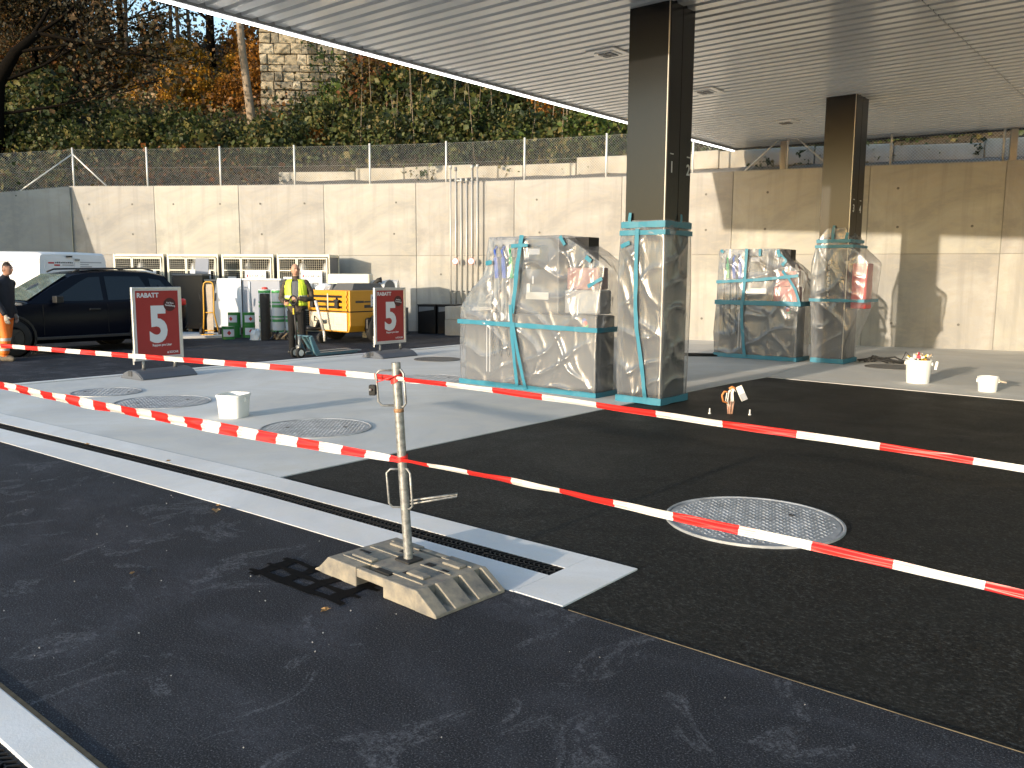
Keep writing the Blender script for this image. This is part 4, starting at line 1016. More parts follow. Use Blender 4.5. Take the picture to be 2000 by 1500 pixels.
# ------------------------------------------------------------------ vent pipes, plinth and boxes at the wall
pl = empty('pipe_plinth', (-15.83, 16.30, 0), R(22), 'concrete plinth carrying the vent pipes against the wall', 'plinth')
m = MB(); m.bb((0, 0, -.02), (1.55, 1.06, .42)); m.build('course', 'plinth_concrete', pl, bevel=.008); m = MB(); m.bb((.004, .004, .425), (1.546, 1.056, .77)); m.build('course', 'plinth_concrete', pl, bevel=.008)
pdir = Vector((.925, .38, 0)); pz0 = Vector((-16.30, 17.14, 0)) + Vector((.385, -.92, 0)) * -.02
M('pipe_white', (0.50, 0.49, 0.46), 0.4, metal=.3, var=.06)
for i in range(6):
    q = Vector((-16.38, 17.11, 0)) + pdir * (.156 * i); top = [4.52, 4.46, 4.16, 4.16, 4.50, 4.52][i]
    root = empty('vent_pipe', (q.x, q.y, .755), 0, ['leftmost of the six vent pipes', 'second vent pipe from the left, with a round sign', 'third vent pipe from the left, shorter, joined at the top', 'fourth vent pipe from the left, shorter, joined at the top', 'fifth vent pipe from the left, with a round sign', 'rightmost of the six vent pipes'][i] + ' on the concrete wall', 'pipe', 'vent pipes on the wall')
    m = MB(); m.tube([(0, 0, 0), (0, 0, top - .755)], .022, 10); m.build('pipe', 'pipe_white', root, smooth=True)
    m = MB(); m.tube([(0, 0, top - .80), (0, 0, top - .70)], .038, 10); m.build('cap', 'grey_mid' if i == 1 else 'pipe_white', root, smooth=True)
    for zz in (.40, 3.42):
        m = MB(); m.box((0, .05, zz), (.075, .13, .03)); m.build('bracket', 'galv', root)
    if i in (2, 3):
        m = MB(); m.tube([(0, 0, top - .77), (-.156 * .925 * (1 if i == 2 else -.0), -.156 * .38 * (1 if i == 2 else 0), top - .74)], .02, 8) if i == 2 else m.tube([(0, 0, top - .77), (0, 0, top - .70)], .03, 8); m.build('elbow', 'pipe_white', root, smooth=True)
    if i in (1, 4):
        m = MB(); m.lathe([(.095, 0), (.095, .006)], 24, axis='y'); so = m.build('round_sign', 'print_red', root, (0, -.036, 1.23), (0, 0, R(22)))
        m = MB(); m.lathe([(.078, 0), (.078, .003)], 24, axis='y'); m.build('sign_face', 'print_white', so, (0, -.0035, 0))
        m = MB(); m.box((0, 0, 0), (.02, .002, .075), (0, R(35), 0)); m.build('flame_symbol', 'print_black', so, (0, -.0055, 0))
def plainbox(name, loc, d, rz, mat, label, cat, bevel=.015, extra=None):
    root = empty(name, loc, rz, label, cat)
    m = MB(); m.bb((-d[0] / 2, -d[1] / 2, 0), (d[0] / 2, d[1] / 2, d[2])); m.build('body', mat, root, bevel=bevel)
    if extra: extra(root)
    return root
def crate_extra(r):
    m = MB(); m.bb((-.27, -.27, .775), (.27, .27, .80)); m.build('lid', 'cast_black', r, bevel=.006)
    m = MB(); m.add([(-.22, -.272, .60), (.22, -.272, .66), (.22, -.272, .74), (-.22, -.272, .74)], [(0, 1, 2, 3)]); m.build('film_patch', 'grey_mid', r)
plainbox('black_bin', (-16.72, 16.62, 0), (.52, .52, .775), R(25), 'cast_black', 'left black bin standing against the wall beside the plinth', 'bin', extra=crate_extra)
plainbox('black_bin', (-16.20, 16.86, 0), (.52, .52, .775), R(25), 'cast_black', 'right black bin standing against the concrete plinth', 'bin', extra=crate_extra)
def meter_extra(r):
    m = MB(); m.bb((-.10, -.142, .34), (.10, -.136, .60)); m.build('panel', 'print_white', r)
    for s in (-1, 1):
        m = MB(); m.lathe([(.07, 0), (.07, .05)], 14, axis='y'); m.build('wheel', 'rubber', r, (s * .16, -.16, .07))
plainbox('grey_unit', (-17.15, 15.9, 0), (.40, .26, .72), R(25), 'grey_mid', 'small grey wheeled unit by the wall, behind the small red sign', 'machine', extra=meter_extra)
# ------------------------------------------------------------------ things standing in the yard
F0 = Vector((-math.sin(YAW), math.cos(YAW), 0))
def spot(px, d): return r0 * ((px - 1000) / 1650 * d * .995) + F0 * d
M('car_paint', (0.0025, 0.004, 0.010), 0.25, var=0.0, spec=0.15); M('car_trim', (0.012, 0.012, 0.013), 0.5, var=0.05); M('car_glass', (0.006, 0.009, 0.014), 0.05, var=0, spec=0.4)
M('lamp_red', (0.55, 0.02, 0.02), 0.2, var=0, coat=.5); M('rim_grey', (0.05, 0.05, 0.055), 0.35, metal=.6, var=0.1)
def wheel(parent, loc, r, w, rim='rim_grey', axis='y'):
    m = MB(); m.lathe([(r * .62, -w / 2), (r * .9, -w / 2), (r, -w * .36), (r, w * .36), (r * .9, w / 2), (r * .62, w / 2), (r * .62, -w / 2)], 28, axis=axis); wo = m.build('wheel', 'rubber', parent, loc, auto=50)
    m = MB(); m.lathe([(0, -w * .42), (r * .60, -w * .40), (r * .62, -w * .2), (r * .62, w * .2), (r * .60, w * .40), (0, w * .42)], 20, axis=axis)
    for k in range(5):
        a = k * 2 * math.pi / 5
        for s in (-1, 1):
            c = (math.cos(a) * r * .34, s * w * .43, math.sin(a) * r * .34) if axis == 'y' else (s * w * .43, math.cos(a) * r * .34, math.sin(a) * r * .34)
            m.box(c, (r * .5, w * .06, r * .13) if axis == 'y' else (w * .06, r * .5, r * .13), (0, -a, 0) if axis == 'y' else (a, 0, 0))
    m.build('rim', rim, wo, auto=40); return wo

def build_car():
    root = empty('parked_car', (-18.53, 7.68, 0), R(-90), 'dark blue estate style car parked behind the larger red sign', 'car')
    st = [(2.32, .72, .30, .62, .66), (2.25, .82, .24, .80, .74), (1.95, .90, .22, .92, .92), (1.45, .93, .22, .98, .98), (.95, .93, .22, 1.0, 1.04), (.3, .935, .22, 1.0, 1.03), (-.5, .935, .22, 1.01, 1.03), (-1.3, .935, .22, 1.03, 1.05), (-1.9, .92, .26, 1.05, 1.07), (-2.2, .88, .32, 1.06, 1.08), (-2.32, .78, .40, .98, 1.0)]
    rings = []
    for (x, hw, zb, zs, zt) in st:
        half = [(hw * .86, zb), (hw * .97, zb + .10), (hw, zb + .32), (hw * .995, zs - .16), (hw * .955, zs), (hw * .72, zt - .005), (hw * .35, zt)]
        rings.append([(x, -y, z) for y, z in half] + [(x, y, z) for y, z in half[::-1]])
    m = MB(); m.loft(rings); body = m.build('body', 'car_paint', root, auto=35)
    gh = [(1.02, .84, 1.01, .80, 1.035), (.55, .86, 1.0, .74, 1.34), (.12, .87, 1.0, .69, 1.58), (-.2, .87, 1.0, .68, 1.635), (-.8, .87, 1.01, .68, 1.665), (-1.5, .87, 1.02, .67, 1.645), (-1.85, .86, 1.03, .66, 1.58), (-2.08, .84, 1.04, .68, 1.32), (-2.24, .82, 1.04, .78, 1.06)]
    rings = []
    for (x, wb, zb, wt, zt) in gh:
        rings.append([(x, -wb, zb), (x, -wt, zt - .03), (x, -wt * .86, zt), (x, 0, zt + .02), (x, wt * .86, zt), (x, wt, zt - .03), (x, wb, zb)])
    m = MB(); m.loft(rings); m.build('cabin', 'car_paint', root, auto=35)
    def side(x, z, s, o=.008):
        zt = lerp_tab([(a[0], a[4]) for a in gh[::-1]], x) - .03; wt = lerp_tab([(a[0], a[3]) for a in gh[::-1]], x); wb = lerp_tab([(a[0], a[1]) for a in gh[::-1]], x); zb = lerp_tab([(a[0], a[2]) for a in gh[::-1]], x)
        t = (z - zb) / max(zt - zb, .05); return (x, s * (wb + (wt - wb) * t + o), z)
    wins = [[(.60, 1.05), (.30, 1.24), (-.02, 1.43), (-.20, 1.52), (-.43, 1.535), (-.43, 1.05)], [(-.53, 1.05), (-.53, 1.54), (-1.28, 1.54), (-1.40, 1.30), (-1.40, 1.07)], [(-1.50, 1.10), (-1.48, 1.50), (-1.74, 1.46), (-1.92, 1.22), (-1.90, 1.12)]]
    for w in wins:
        for s in (-1, 1):
            vs = [side(x, z, s) for x, z in w]; m = MB(); m.add(vs, [tuple(range(len(vs))) if s < 0 else tuple(range(len(vs)))[::-1]]); m.build('side_window', 'car_glass', root)
    m = MB(); m.add([(.99, -.76, 1.06), (.99, .76, 1.06), (.16, .62, 1.575), (.16, -.62, 1.575)], [(0, 1, 2, 3)]); o = m.build('windscreen', M('screen_glass', (0.10, 0.14, 0.13), 0.05, var=.4, scale=3, spec=0.9), root, (.012, 0, .014))
    m = MB(); m.add([(-1.90, .58, 1.54), (-1.90, -.58, 1.54), (-2.10, -.66, 1.26), (-2.10, .66, 1.26)], [(0, 1, 2, 3)]); m.build('rear_window', 'car_glass', root, (-.015, 0, .01))
    for s in (-1, 1):
        m = MB(); m.tube([(.05, s * .62, 1.63), (-.1, s * .62, 1.69), (-1.4, s * .62, 1.715), (-1.65, s * .62, 1.66)], .018, 8); m.build('roof_rail', 'car_trim', root, smooth=True)
        m = MB(); m.box((.52, s * 1.00, 1.09), (.14, .20, .14)); m.tube([(.50, s * .88, 1.05), (.52, s * .98, 1.06)], .03, 6); m.build('wing_mirror', 'car_trim', root, bevel=.04, seg=3)
        m = MB(); m.box((-.22, s * .945, .88), (.22, .03, .035)); m.build('door_handle', 'car_trim', root, bevel=.008)
        m = MB(); m.box((-1.12, s * .945, .90), (.20, .03, .035)); m.build('door_handle', 'car_trim', root, bevel=.008)
        m = MB(); m.bb((-1.0, s * .925 - .02, .30), (.95, s * .925 + .02, .36)); m.build('sill_trim', M('chrome_dull', (.03, .03, .035), .4, metal=.2, var=.05), root, bevel=.01)
        m = MB(); m.box((-2.10, s * .80, .98), (.28, .24, .15)); m.build('tail_light', 'lamp_red', root, bevel=.04)
        m = MB(); m.box((2.16, s * .66, .72), (.22, .34, .14), (0, 0, s * -.3)); m.build('headlight', 'car_glass', root, bevel=.03)
        for x in (1.36, -1.36):
            m = MB(); m.lathe([(.40, -.02), (.44, -.02), (.44, .02), (.40, .02), (.40, -.02)], 24, axis='y'); m.build('wheel_arch', 'car_trim', root, (x, s * .925, .37), auto=40)
            wheel(root, (x, s * .84, .36), .36, .22)
        for x in (.78, -.48, -1.42):
            m = MB(); m.bb((x - .004, s * .9375 - .003, .40), (x + .004, s * .9375 + .003, .98)); m.build('door_gap', 'dark_gap', root)
    m = MB(); m.bb((-2.36, -.75, .36), (-2.22, .75, .50)); m.build('bumper', 'car_trim', root, bevel=.03)
    m = MB(); m.bb((-2.375, -.26, .62), (-2.33, .26, .73)); m.build('number_plate', 'print_white', root)
    m = MB(); m.add([(-.2, -.45, 0), (-1.2, -.45, .012), (-1.2, .45, .012), (-.2, .45, 0)], [(0, 1, 2, 3)]); m.build('roof_window', 'car_glass', root, (0, 0, 1.672))
    return root
build_car()

def build_van():
    A, B = Vector((-20.35, 7.92, 0)), Vector((-20.72, 9.66, 0)); c = (A + B) / 2; hd = Vector((-(B - A).y, (B - A).x, 0)).normalized()
    root = empty('parked_van', c, math.atan2(hd.y, hd.x), 'white panel van with closed rear doors behind the dark car', 'van')
    M('van_white', (0.74, 0.75, 0.77), 0.35, var=0.02, coat=.3)
    hw = .90
    def sec(x, zt, w, zb=.30):
        h = [(w * .96, zb), (w, zb + .2), (w, .95), (w * .985, 1.35), (w * .955, zt - .12), (w * .93, zt - .035), (w * .86, zt), (0, zt + .015)]
        return [(x, -y, z) for y, z in h] + [(x, y, z) for y, z in h[:-1][::-1]]
    m = MB(); m.loft([sec(.0, 2.02, hw * .97), sec(.05, 2.07, hw), (sec(1.5, 2.10, hw)), sec(3.2, 2.09, hw), sec(3.7, 1.98, hw), sec(4.25, 1.42, hw), sec(4.5, 1.12, hw * .98), sec(4.95, .95, hw * .9), sec(5.02, .7, hw * .85)]); m.build('body', 'van_white', root, auto=40)
    for s, nm in ((-1, 'l'), (1, 'r')):
        y0, y1 = (.006, hw * .88) if s > 0 else (-hw * .88, -.006)
        m = MB(); m.add([(-.012, y0, .48), (-.012, y1, .48), (-.012, y1 * (1 if s < 0 else .95), 1.35), (-.012, y1 * (1 if s < 0 else .90), 1.95), (-.012, y0 * (1 if s > 0 else .90), 1.95), (-.012, y0 * (1 if s > 0 else .95), 1.35)], [(0, 5, 4, 3, 2, 1)])
        # give the door thickness
        vs = m.v; n = len(vs); m.add([(p[0] + .03, p[1], p[2]) for p in vs], [(1, 2, 3, 4, 5, 0)]); m.f[1] = tuple(i + n for i in (1, 2, 3, 4, 5, 0))[::1]
        m.add([], []); m.f += [(i, (i + 1) % n, n + (i + 1) % n, n + i) for i in range(n)]; m.m = [0] * len(m.f)
        dr = m.build('rear_door', 'van_white', root)
        yc = (y0 + y1) / 2
        m = MB(); m.bb((-.017, yc - .30, 1.42), (-.0125, yc + .28, 1.90)); m.build('pressed_panel', 'van_white', dr, bevel=.004)
        for zz in (.8, 1.55):
            yy = y1 if s > 0 else y0
            m = MB(); m.box((-.02, yy * 1.0, zz), (.05, .10, .06)); m.build('hinge', 'galv_light', dr, bevel=.01)
    m = MB(); m.bb((-.05, .06, 1.965), (-.016, .20, 2.0)); m.build('brake_light', 'car_trim', root)
    m = MB(); m.box((-.03, -.075, 1.91), (.03, .11, .05)); m.build('door_lock', 'galv', root, bevel=.008)
    m = MB(); m.bb((-.06, -.8, .30), (.0, .8, .46)); m.build('bumper', 'car_trim', root, bevel=.02)
    # lettering and the two red bars on the rear doors
    tr = (R(90), 0, R(-90))
    m = MB(); m.bb((-.021, .50, 1.815), (-.0175, .64, 1.850)); m.build('red_bar', 'print_red', root); m = MB(); m.bb((-.021, .36, 1.765), (-.0175, .50, 1.80)); m.build('red_bar', 'print_red', root)
    for i in range(10):
        m = MB(); y_ = .475 - i * .045; m.bb((-.0205, y_ - .030, 1.825), (-.0175, y_, 1.825 + (.032 if i % 3 else .026))); m.build('faded_letter', 'print_black', root)
    for (yy, zz, ln) in ((.30, 1.775, .28), (.46, 1.69, .22)):
        m = MB(); m.bb((-.0205, yy - ln, zz), (-.0175, yy, zz + .022)); m.build('small_print', 'print_grey', root)
    for i, ln in enumerate((.56, .22, .30, .30)):
        m = MB(); m.bb((-.0205, -.15 - ln, 1.84 - i * .05), (-.0175, -.15, 1.862 - i * .05)); m.build('small_print', 'print_grey', root)
    for (x0, x1, z) in ((.9, 1.5, 1.84), (1.25, 1.5, 1.76)):
        m = MB(); m.bb((x0, hw * .952, z), (x1, hw * .962, z + .035)); m.build('side_lettering', 'print_grey', root)
    m = MB(); m.bb((.15, hw - .01, 1.08), (1.55, hw + .012, 1.13)); m.build('rub_strip', 'car_trim', root)
    for s in (-1, 1):
        for x in (.85, 4.0): wheel(root, (x, s * .80, .33), .33, .20)
        m = MB(); m.box((3.95, s * 1.02, 1.35), (.12, .2, .26)); m.build('wing_mirror', 'car_trim', root, bevel=.04)
        m = MB(); m.add([(3.55, s * (hw * .945 + .006), 1.36), (4.15, s * (hw * .95 + .006), 1.34), (3.62, s * (hw * .90 + .008), 1.84), (3.50, s * (hw * .89 + .008), 1.84)], [(0, 1, 2, 3)] if s < 0 else [(3, 2, 1, 0)]); m.build('cab_window', 'car_glass', root)
        m = MB(); m.box((-.01, s * .84, 1.1), (.04, .10, .42)); m.build('tail_light', 'lamp_red', root, bevel=.01)
build_van()

# gas bottle cages
M('cage_cream', (0.70, 0.66, 0.52), 0.45, var=0.05); M('cage_wire', (0.42, 0.40, 0.33), 0.5, var=0.05); M('gas_bottle', (0.30, 0.31, 0.32), 0.45, metal=.3, var=.1)
def build_cage(loc, rz, label):
    w, d, hgt = 1.50, .85, 2.12
    root = empty('gas_bottle_cage', loc, rz, label, 'cage', 'gas bottle cages by the wall')
    def bar(a, b, t=.022, nm='frame_bar'):
        m = MB(); m.bb([min(p, q) - t for p, q in zip(a, b)], [max(p, q) + t for p, q in zip(a, b)]); return m.build(nm, 'cage_cream', root, bevel=.004, seg=1)
    for x in (.024, w - .024):
        for y in (.024, d - .024): bar((x, y, .024), (x, y, hgt))
    bar((.05, .024, hgt - .022), (w - .05, .024, hgt - .022)); bar((.05, .024, .05), (w - .05, .024, .05)); bar((.05, d - .03, hgt - .022), (w - .05, d - .03, hgt - .022))
    for x in (.024, w - .024): bar((x, .07, hgt - .024), (x, d - .07, hgt - .024))
    m = MB(); m.bb((.03, .03, hgt + .001), (w - .03, d - .03, hgt + .02)); m.build('roof_sheet', 'cage_cream', root)
    m = MB(); m.bb((.03, d - .05, .06), (w - .03, d - .035, hgt - .05)); m.build('back_sheet', 'dark_gap', root)
    for sx in (.03, w - .045):
        m = MB(); m.bb((sx, .06, .06), (sx + .015, d - .06, hgt - .06)); m.build('side_sheet', 'grey_mid', root)
    for (x0, x1) in ((.07, .56), (.60, w - .07)):
        dr = empty('door', (0, -.025, 0)); dr.parent = root
        def b2_(a, b, t=.016):
            m = MB(); m.bb([min(p, q) - t for p, q in zip(a, b)], [max(p, q) + t for p, q in zip(a, b)]); m.build('door_bar', 'cage_cream', dr, bevel=.003, seg=1)
        for x in (x0, x1): b2_((x, 0, .10), (x, 0, hgt - .09))
        for z in (.10, .62, 1.16, 1.70, hgt - .09): b2_((x0 + .034, 0, z), (x1 - .034, 0, z))
        g_ = MB(); st = .060; x = x0 + .05
        while x < x1 - .02: g_.bb((x - .0026, .008, .1), (x + .0026, .012, hgt - .1)); x += st
        z = .14
        while z < hgt - .1: g_.bb((x0, .0125, z - .0026), (x1, .0165, z + .0026)); z += st
        o = g_.build('door_grid', 'cage_wire', dr); o['kind'] = 'stuff'
    m = MB(); m.bb((.70, -.062, 1.02), (1.30, -.045, 1.68)); sg = m.build('sign_board', 'print_white', root)
    text('lettering', 'SOCAR GAS', .085, 'print_black', sg, (.81, -.064, 1.52), (R(90), 0, 0), .0006); m = MB(); m.lathe([(0, -.05), (.018, -.03), (.022, 0), (0, .05)], 8); m.build('flame_mark', 'print_red', sg, (.765, -.058, 1.56))
    m = MB(); m.bb((.80, -.066, 1.04), (.98, -.0625, 1.20)); m.bb((1.02, -.066, 1.04), (1.20, -.0625, 1.38)); m.bb((1.06, -.0685, 1.24), (1.16, -.0665, 1.34), 1); m.build('bottle_picture', ['grey_mid', 'print_white'], sg)
    m = MB(); m.bb((.20, -.062, 1.34), (.44, -.045, 1.53)); lb = m.build('notice', 'print_white', root)
    for i in range(3):
        m = MB(); m.lathe([(.018, 0), (.018, .003)], 10, axis='y'); m.build('hazard_mark', 'print_blue', lb, (.26 + i * .06, -.065, 1.43))
    for i in range(4):
        m = MB(); m.lathe([(.0, 0), (.13, .02), (.13, .85), (.09, .98), (.04, 1.0), (.04, 1.08), (0, 1.09)], 14); m.build('gas_bottle', 'gas_bottle', root, (.25 + i * .34, .45, .07 + (.85 if i % 2 else 0.0)), auto=40)
    return root
ca, cb_ = Vector((-24.0, 11.35, 0)), Vector((-18.72, 14.78, 0)); cd = (cb_ - ca); cl = cd.length; cd.normalize()
for i, lb in enumerate(('gas bottle cage half hidden by the van, leftmost of four', 'gas bottle cage behind the grey tilted panel, second from left', 'gas bottle cage behind the white cabinet, third from left', 'gas bottle cage behind the man in the yellow vest, rightmost of four')):
    p = ca + cd * (i * (cl - 1.5) / 3); build_cage(p, math.atan2(cd.y, cd.x), lb)

# dark counters with a grey panel on top, and the white cabinet
rzc = YAW
def counter(px, d, w, dp, hgt, mat, top, label):
    root = empty('shop_counter', spot(px, d), rzc, label, 'counter')
    m = MB(); m.bb((0, 0, .12), (w, dp, hgt - .05)); m.build('carcass', mat, root, bevel=.01)
    m = MB(); m.bb((-.02, -.02, hgt - .048), (w + .02, dp + .02, hgt)); m.build('worktop', top, root, bevel=.008)
    for x in (.06, w / 2, w - .06):
        m = MB(); m.bb((x - .05, .02, 0), (x + .05, dp - .02, .12)); m.build('pallet_block', 'wood_old', root)
    return root
M('counter_black', (0.012, 0.012, 0.013), .4, var=.1); M('counter_brown', (0.11, 0.10, 0.085), .5, var=.1); M('top_grey', (.28, .27, .25), .45, var=.1)
counter(338, 22.9, .80, .55, 1.60, 'counter_black', 'grey_mid', 'tall black shop counter beside the car tail')
counter(396, 23.0, 1.80, .35, 1.45, 'counter_brown', 'top_grey', 'long brown counter behind the white cabinet')
m = MB(); m.box((0, 0, .21), (.36, .03, .42), (R(-10), 0, 0)); pn = m.build('tilted_sheet', M('panel_blue', (.20, .22, .27), .5, var=.04), None, spot(386, 22.85) + Vector((.05, .12, 1.60)), (0, 0, rzc), bevel=.006)
tag(pn, 'blue grey sheet tilted on top of the black counter', 'sheet')
wc = empty('white_cabinet', spot(411, 22.35), rzc, 'white cabinet with a slanted left edge and grey side, on pallets', 'cabinet')
M('cab_white', (.72, .74, .77), .4, var=.03); M('cab_grey', (.34, .36, .42), .45, var=.04)
m = MB(); m.prism([(0, .20), (0, .76), (.18, 1.48), (.80, 1.48), (.80, .20)], 'y', 0, .03); m.build('end_panel', 'cab_white', wc, bevel=.004)
m = MB(); m.bb((.81, .06, .16), (1.80, .6, 1.46)); m.build('carcass', 'cab_grey', wc, bevel=.008)
m = MB(); m.bb((.98, .035, .2), (1.02, .058, 1.40)); m.build('corner_strip', 'cab_white', wc)
m = MB(); m.bb((.17, .031, 1.44), (1.85, .58, 1.485)); m.build('top', 'cab_white', wc, bevel=.006)
for x in (.2, .9, 1.6):
    m = MB(); m.bb((x - .07, .06, 0), (x + .07, .5, .158)); m.build('pallet_block', 'wood_old', wc)
# thin concrete pad under them
m = MB(); m.prism([tuple(spot(px, d))[:2] for px, d in ((338, 20.9), (432, 21.3), (440, 22.4), (338, 22.6))], 'z', -.02, .06); tag(m.build('pallet_pad', 'apron_concrete', bevel=.01), kind='structure')

# hand truck
ht = empty('hand_truck', spot(392, 21.6), rzc, 'yellow tubular hand truck leaning upright by the black counter', 'hand truck')
M('truck_yellow', (0.62, 0.33, 0.03), .4, var=.06)
m = MB(); m.tube([(-.02, .10, .10), (.04, .02, .5), (.05, .0, .6), (.05, .03, 1.26), (.07, .03, 1.36), (.12, .03, 1.40), (.24, .03, 1.40), (.29, .03, 1.36), (.31, .03, 1.26), (.31, .0, .6), (.32, .02, .5), (.38, .10, .10)], .020, 8); m.build('frame', 'truck_yellow', ht, smooth=True)
for z in (.62, .16):
    m = MB(); m.tube([(.05, .03, z), (.31, .03, z)], .014, 8); m.build('cross_bar', 'truck_yellow', ht, smooth=True)
m = MB(); m.bb((.02, -.2, .06), (.34, .06, .075)); m.build('toe_plate', 'truck_yellow', ht); m = MB(); m.bb((.10, .06, .10), (.26, .09, 1.34)); m.build('board', M('board_beige', (.42, .36, .29), .6), ht)
for x in (-.06, .42): wheel(ht, (x, .12, .12), .12, .07, 'car_trim', axis='x')
for x in (.0, .36):
    m = MB(); m.tube([(x, -.02, .92), (x - .05 * (1 if x < .1 else -.4), -.02, 1.12)], .018, 6); m.build('grip', 'rubber', ht)

# paint tins
M('tin_green', (0.03, 0.20, 0.04), .35, var=.05); M('tin_label', (.66, .66, .72), .5, var=.05); M('tin_lid', (.45, .47, .46), .35, metal=.5, var=.1)
tin_a = MB(); tin_a.lathe([(0, 0), (.155, 0), (.158, .008), (.155, .016), (.155, .30), (.158, .308), (.155, .316), (.14, .318), (.135, .31), (0, .31)], 24); TIN = tin_a.mesh('can', 'tin_green', False)
def arc_patch(r, z0, z1, a0, a1, n=10):
    m = MB(); vs = []
    for i in range(n + 1):
        a = a0 + (a1 - a0) * i / n; vs += [(math.cos(a) * r, math.sin(a) * r, z0), (math.cos(a) * r, math.sin(a) * r, z1)]
    m.add(vs, [(2 * i, 2 * i + 2, 2 * i + 3, 2 * i + 1) for i in range(n)]); return m
LAB = arc_patch(.1575, .07, .25, R(-130), R(-20)).mesh('label', 'tin_label')
dmd = MB(); q = .06; dmd.add([(-.0, -.160, .16 - q), (q * .85, -.1605, .16), (0, -.160, .16 + q), (-q * .85, -.1605, .16)], [(0, 1, 2, 3)]); DMD = dmd.mesh('hazard_diamond', 'print_red')
lid = MB(); lid.lathe([(0, .3112), (.132, .3112)], 20); lid.lathe([(0, .312), (.132, .312), (.132, .311)], 20); LID = lid.mesh('lid', 'tin_lid')
def tin(p, z, rz, label, grp):
    root = empty('paint_tin', (p.x, p.y, z), rz, label, 'paint tin', grp)
    inst('can', TIN, root); inst('label', LAB, root); inst('lid', LID, root); o = inst('hazard_diamond', DMD, root); o.rotation_euler = (0, 0, R(15)); return root
G1 = 'green paint tins on the asphalt'
tin(spot(442, 20.9), 0, YAW + .2, 'single green paint tin with white label, front left of the tins', G1)
for i in range(2): tin(spot(455, 21.5), i * .318, YAW + (1.9 if i == 0 else -.5), ['lower', 'upper'][i] + ' tin of the left pair of stacked green tins', G1)
for i in range(2): tin(spot(483, 21.55), i * .318, YAW + .35, ['lower', 'upper'][i] + ' tin of the right pair of stacked green tins', G1)
pal = empty('pallet', spot(497, 21.35), rzc, 'wooden pallet under the big block of white labelled tins', 'pallet')
for i in range(5): m = MB(); m.bb((-.02, i * .2, .10), (1.08, i * .2 + .12, .125)); m.build('board', 'wood_old', pal)
for x in (0, .5, .98): m = MB(); m.bb((x, 0, 0), (x + .09, .92, .098)); m.build('block', 'wood_old', pal)
M('tin_white', (.66, .68, .70), .4, var=.03)
tb = MB(); tb.lathe([(0, 0), (.15, 0), (.153, .01), (.15, .02), (.15, .345), (.153, .355), (.15, .36), (.135, .362), (.13, .352), (0, .352)], 22); TB = tb.mesh('can', 'tin_white', False)
gr = MB()
for (z0, z1) in ((.275, .34), (.02, .06)): gr.lathe([(.1515, z0), (.1515, z1)], 22)
gr.f = [f for f in gr.f if len(f) == 4]; gr.m = [0] * len(gr.f); GRB = gr.mesh('green_band', M('band_green', (.07, .34, .10), .4, var=.05))
for k in range(3):
    for i in range(3):
        p = spot(497, 21.35) + r0 * (.18 + i * .335) + F0 * .2
        root = empty('paint_tin', (p.x, p.y, .126 + k * .364), random.random(), '%s tin in the %s layer of the pallet of white tins' % (['left', 'middle', 'right'][i], ['bottom', 'middle', 'top'][k]), 'paint tin', 'white labelled tins on the pallet')
        inst('can', TB, root); inst('green_band', GRB, root)
m = MB(); m.lathe([(.06, 0), (.075, .01), (.075, .05), (.03, .06), (.0, .06)], 14); m.tube([(-.09, 0, .03), (.09, 0, .035)], .022, 6)
p = spot(512, 21.35) + F0 * .2 + Vector((0, 0, 1.218)); tag(m.build('red_cap', M('cap_red', (.6, .05, .04), .4), None, p, auto=40), 'red lid lying on top of the stacked white tins', 'lid')
# roll of roofing felt
rf = MB(); rf.lathe([(.0, 0), (.112, 0), (.116, .02), (.116, 1.10), (.11, 1.13), (.085, 1.13), (.08, 1.10), (0, 1.10)], 28)
p = spot(516, 20.65); ro = empty('felt_roll', p, 0, 'black roll of roofing felt standing upright beside the man', 'roll'); rf.build('roll', M('felt', (.016, .016, .016), .75, var=.4, scale=12, bump=.3), ro, auto=40)
m = MB(); m.tube([(-.055, -.1035, .02), (-.05, -.107, .6), (-.055, -.1035, 1.1)], .006, 5); m.build('seam', M('seam_tan', (.35, .30, .18), .7, var=.4, scale=30), ro)
# crumpled bag
def crumple(name, loc, sx, sz, mat, label, cat, seed):
    m = MB(); rows, n = 9, 16; rings = []
    for i in range(rows + 1):
        t = i / rows; a = math.pi * t * .5; rr_ = math.cos(a) ** .6 if t < 1 else .05
        rings.append([(sx * rr_ * math.cos(q) * (1 + .35 * mnoise.noise(Vector((math.cos(q) * 2, math.sin(q) * 2, t * 3 + seed)))), sx * rr_ * math.sin(q) * (1 + .35 * mnoise.noise(Vector((math.cos(q) * 2, math.sin(q) * 2, t * 3 + seed + 9)))), sz * math.sin(a) * (1 + .25 * mnoise.noise(Vector((q, t * 2, seed))))) for q in [2 * math.pi * j / n for j in range(n)]])
    m.loft(rings); o = m.build(name, mat, None, loc); tag(o, label, cat); return o
crumple('plastic_bag', spot(498, 20.75), .17, .26, M('bag_white', (.62, .65, .68), .35, var=.05), 'crumpled pale plastic bag beside the felt roll', 'bag', 3)
db = MB()
for i in range(70):
    p = spot(random.uniform(526, 566), random.uniform(20.6, 21.6)); db.box((p.x, p.y, random.uniform(.01, .14)), (random.uniform(.03, .2), random.uniform(.015, .06), random.uniform(.01, .05)), (random.random() * 3, random.random() * 3, random.random() * 3), mi=random.choice([0, 0, 0, 1, 2]))
tag(db.build('scrap_heap', ['scrap_dark', 'wood_old', 'scrap_tan']), 'heap of scraps and offcuts behind the man', 'scrap', kind='stuff')

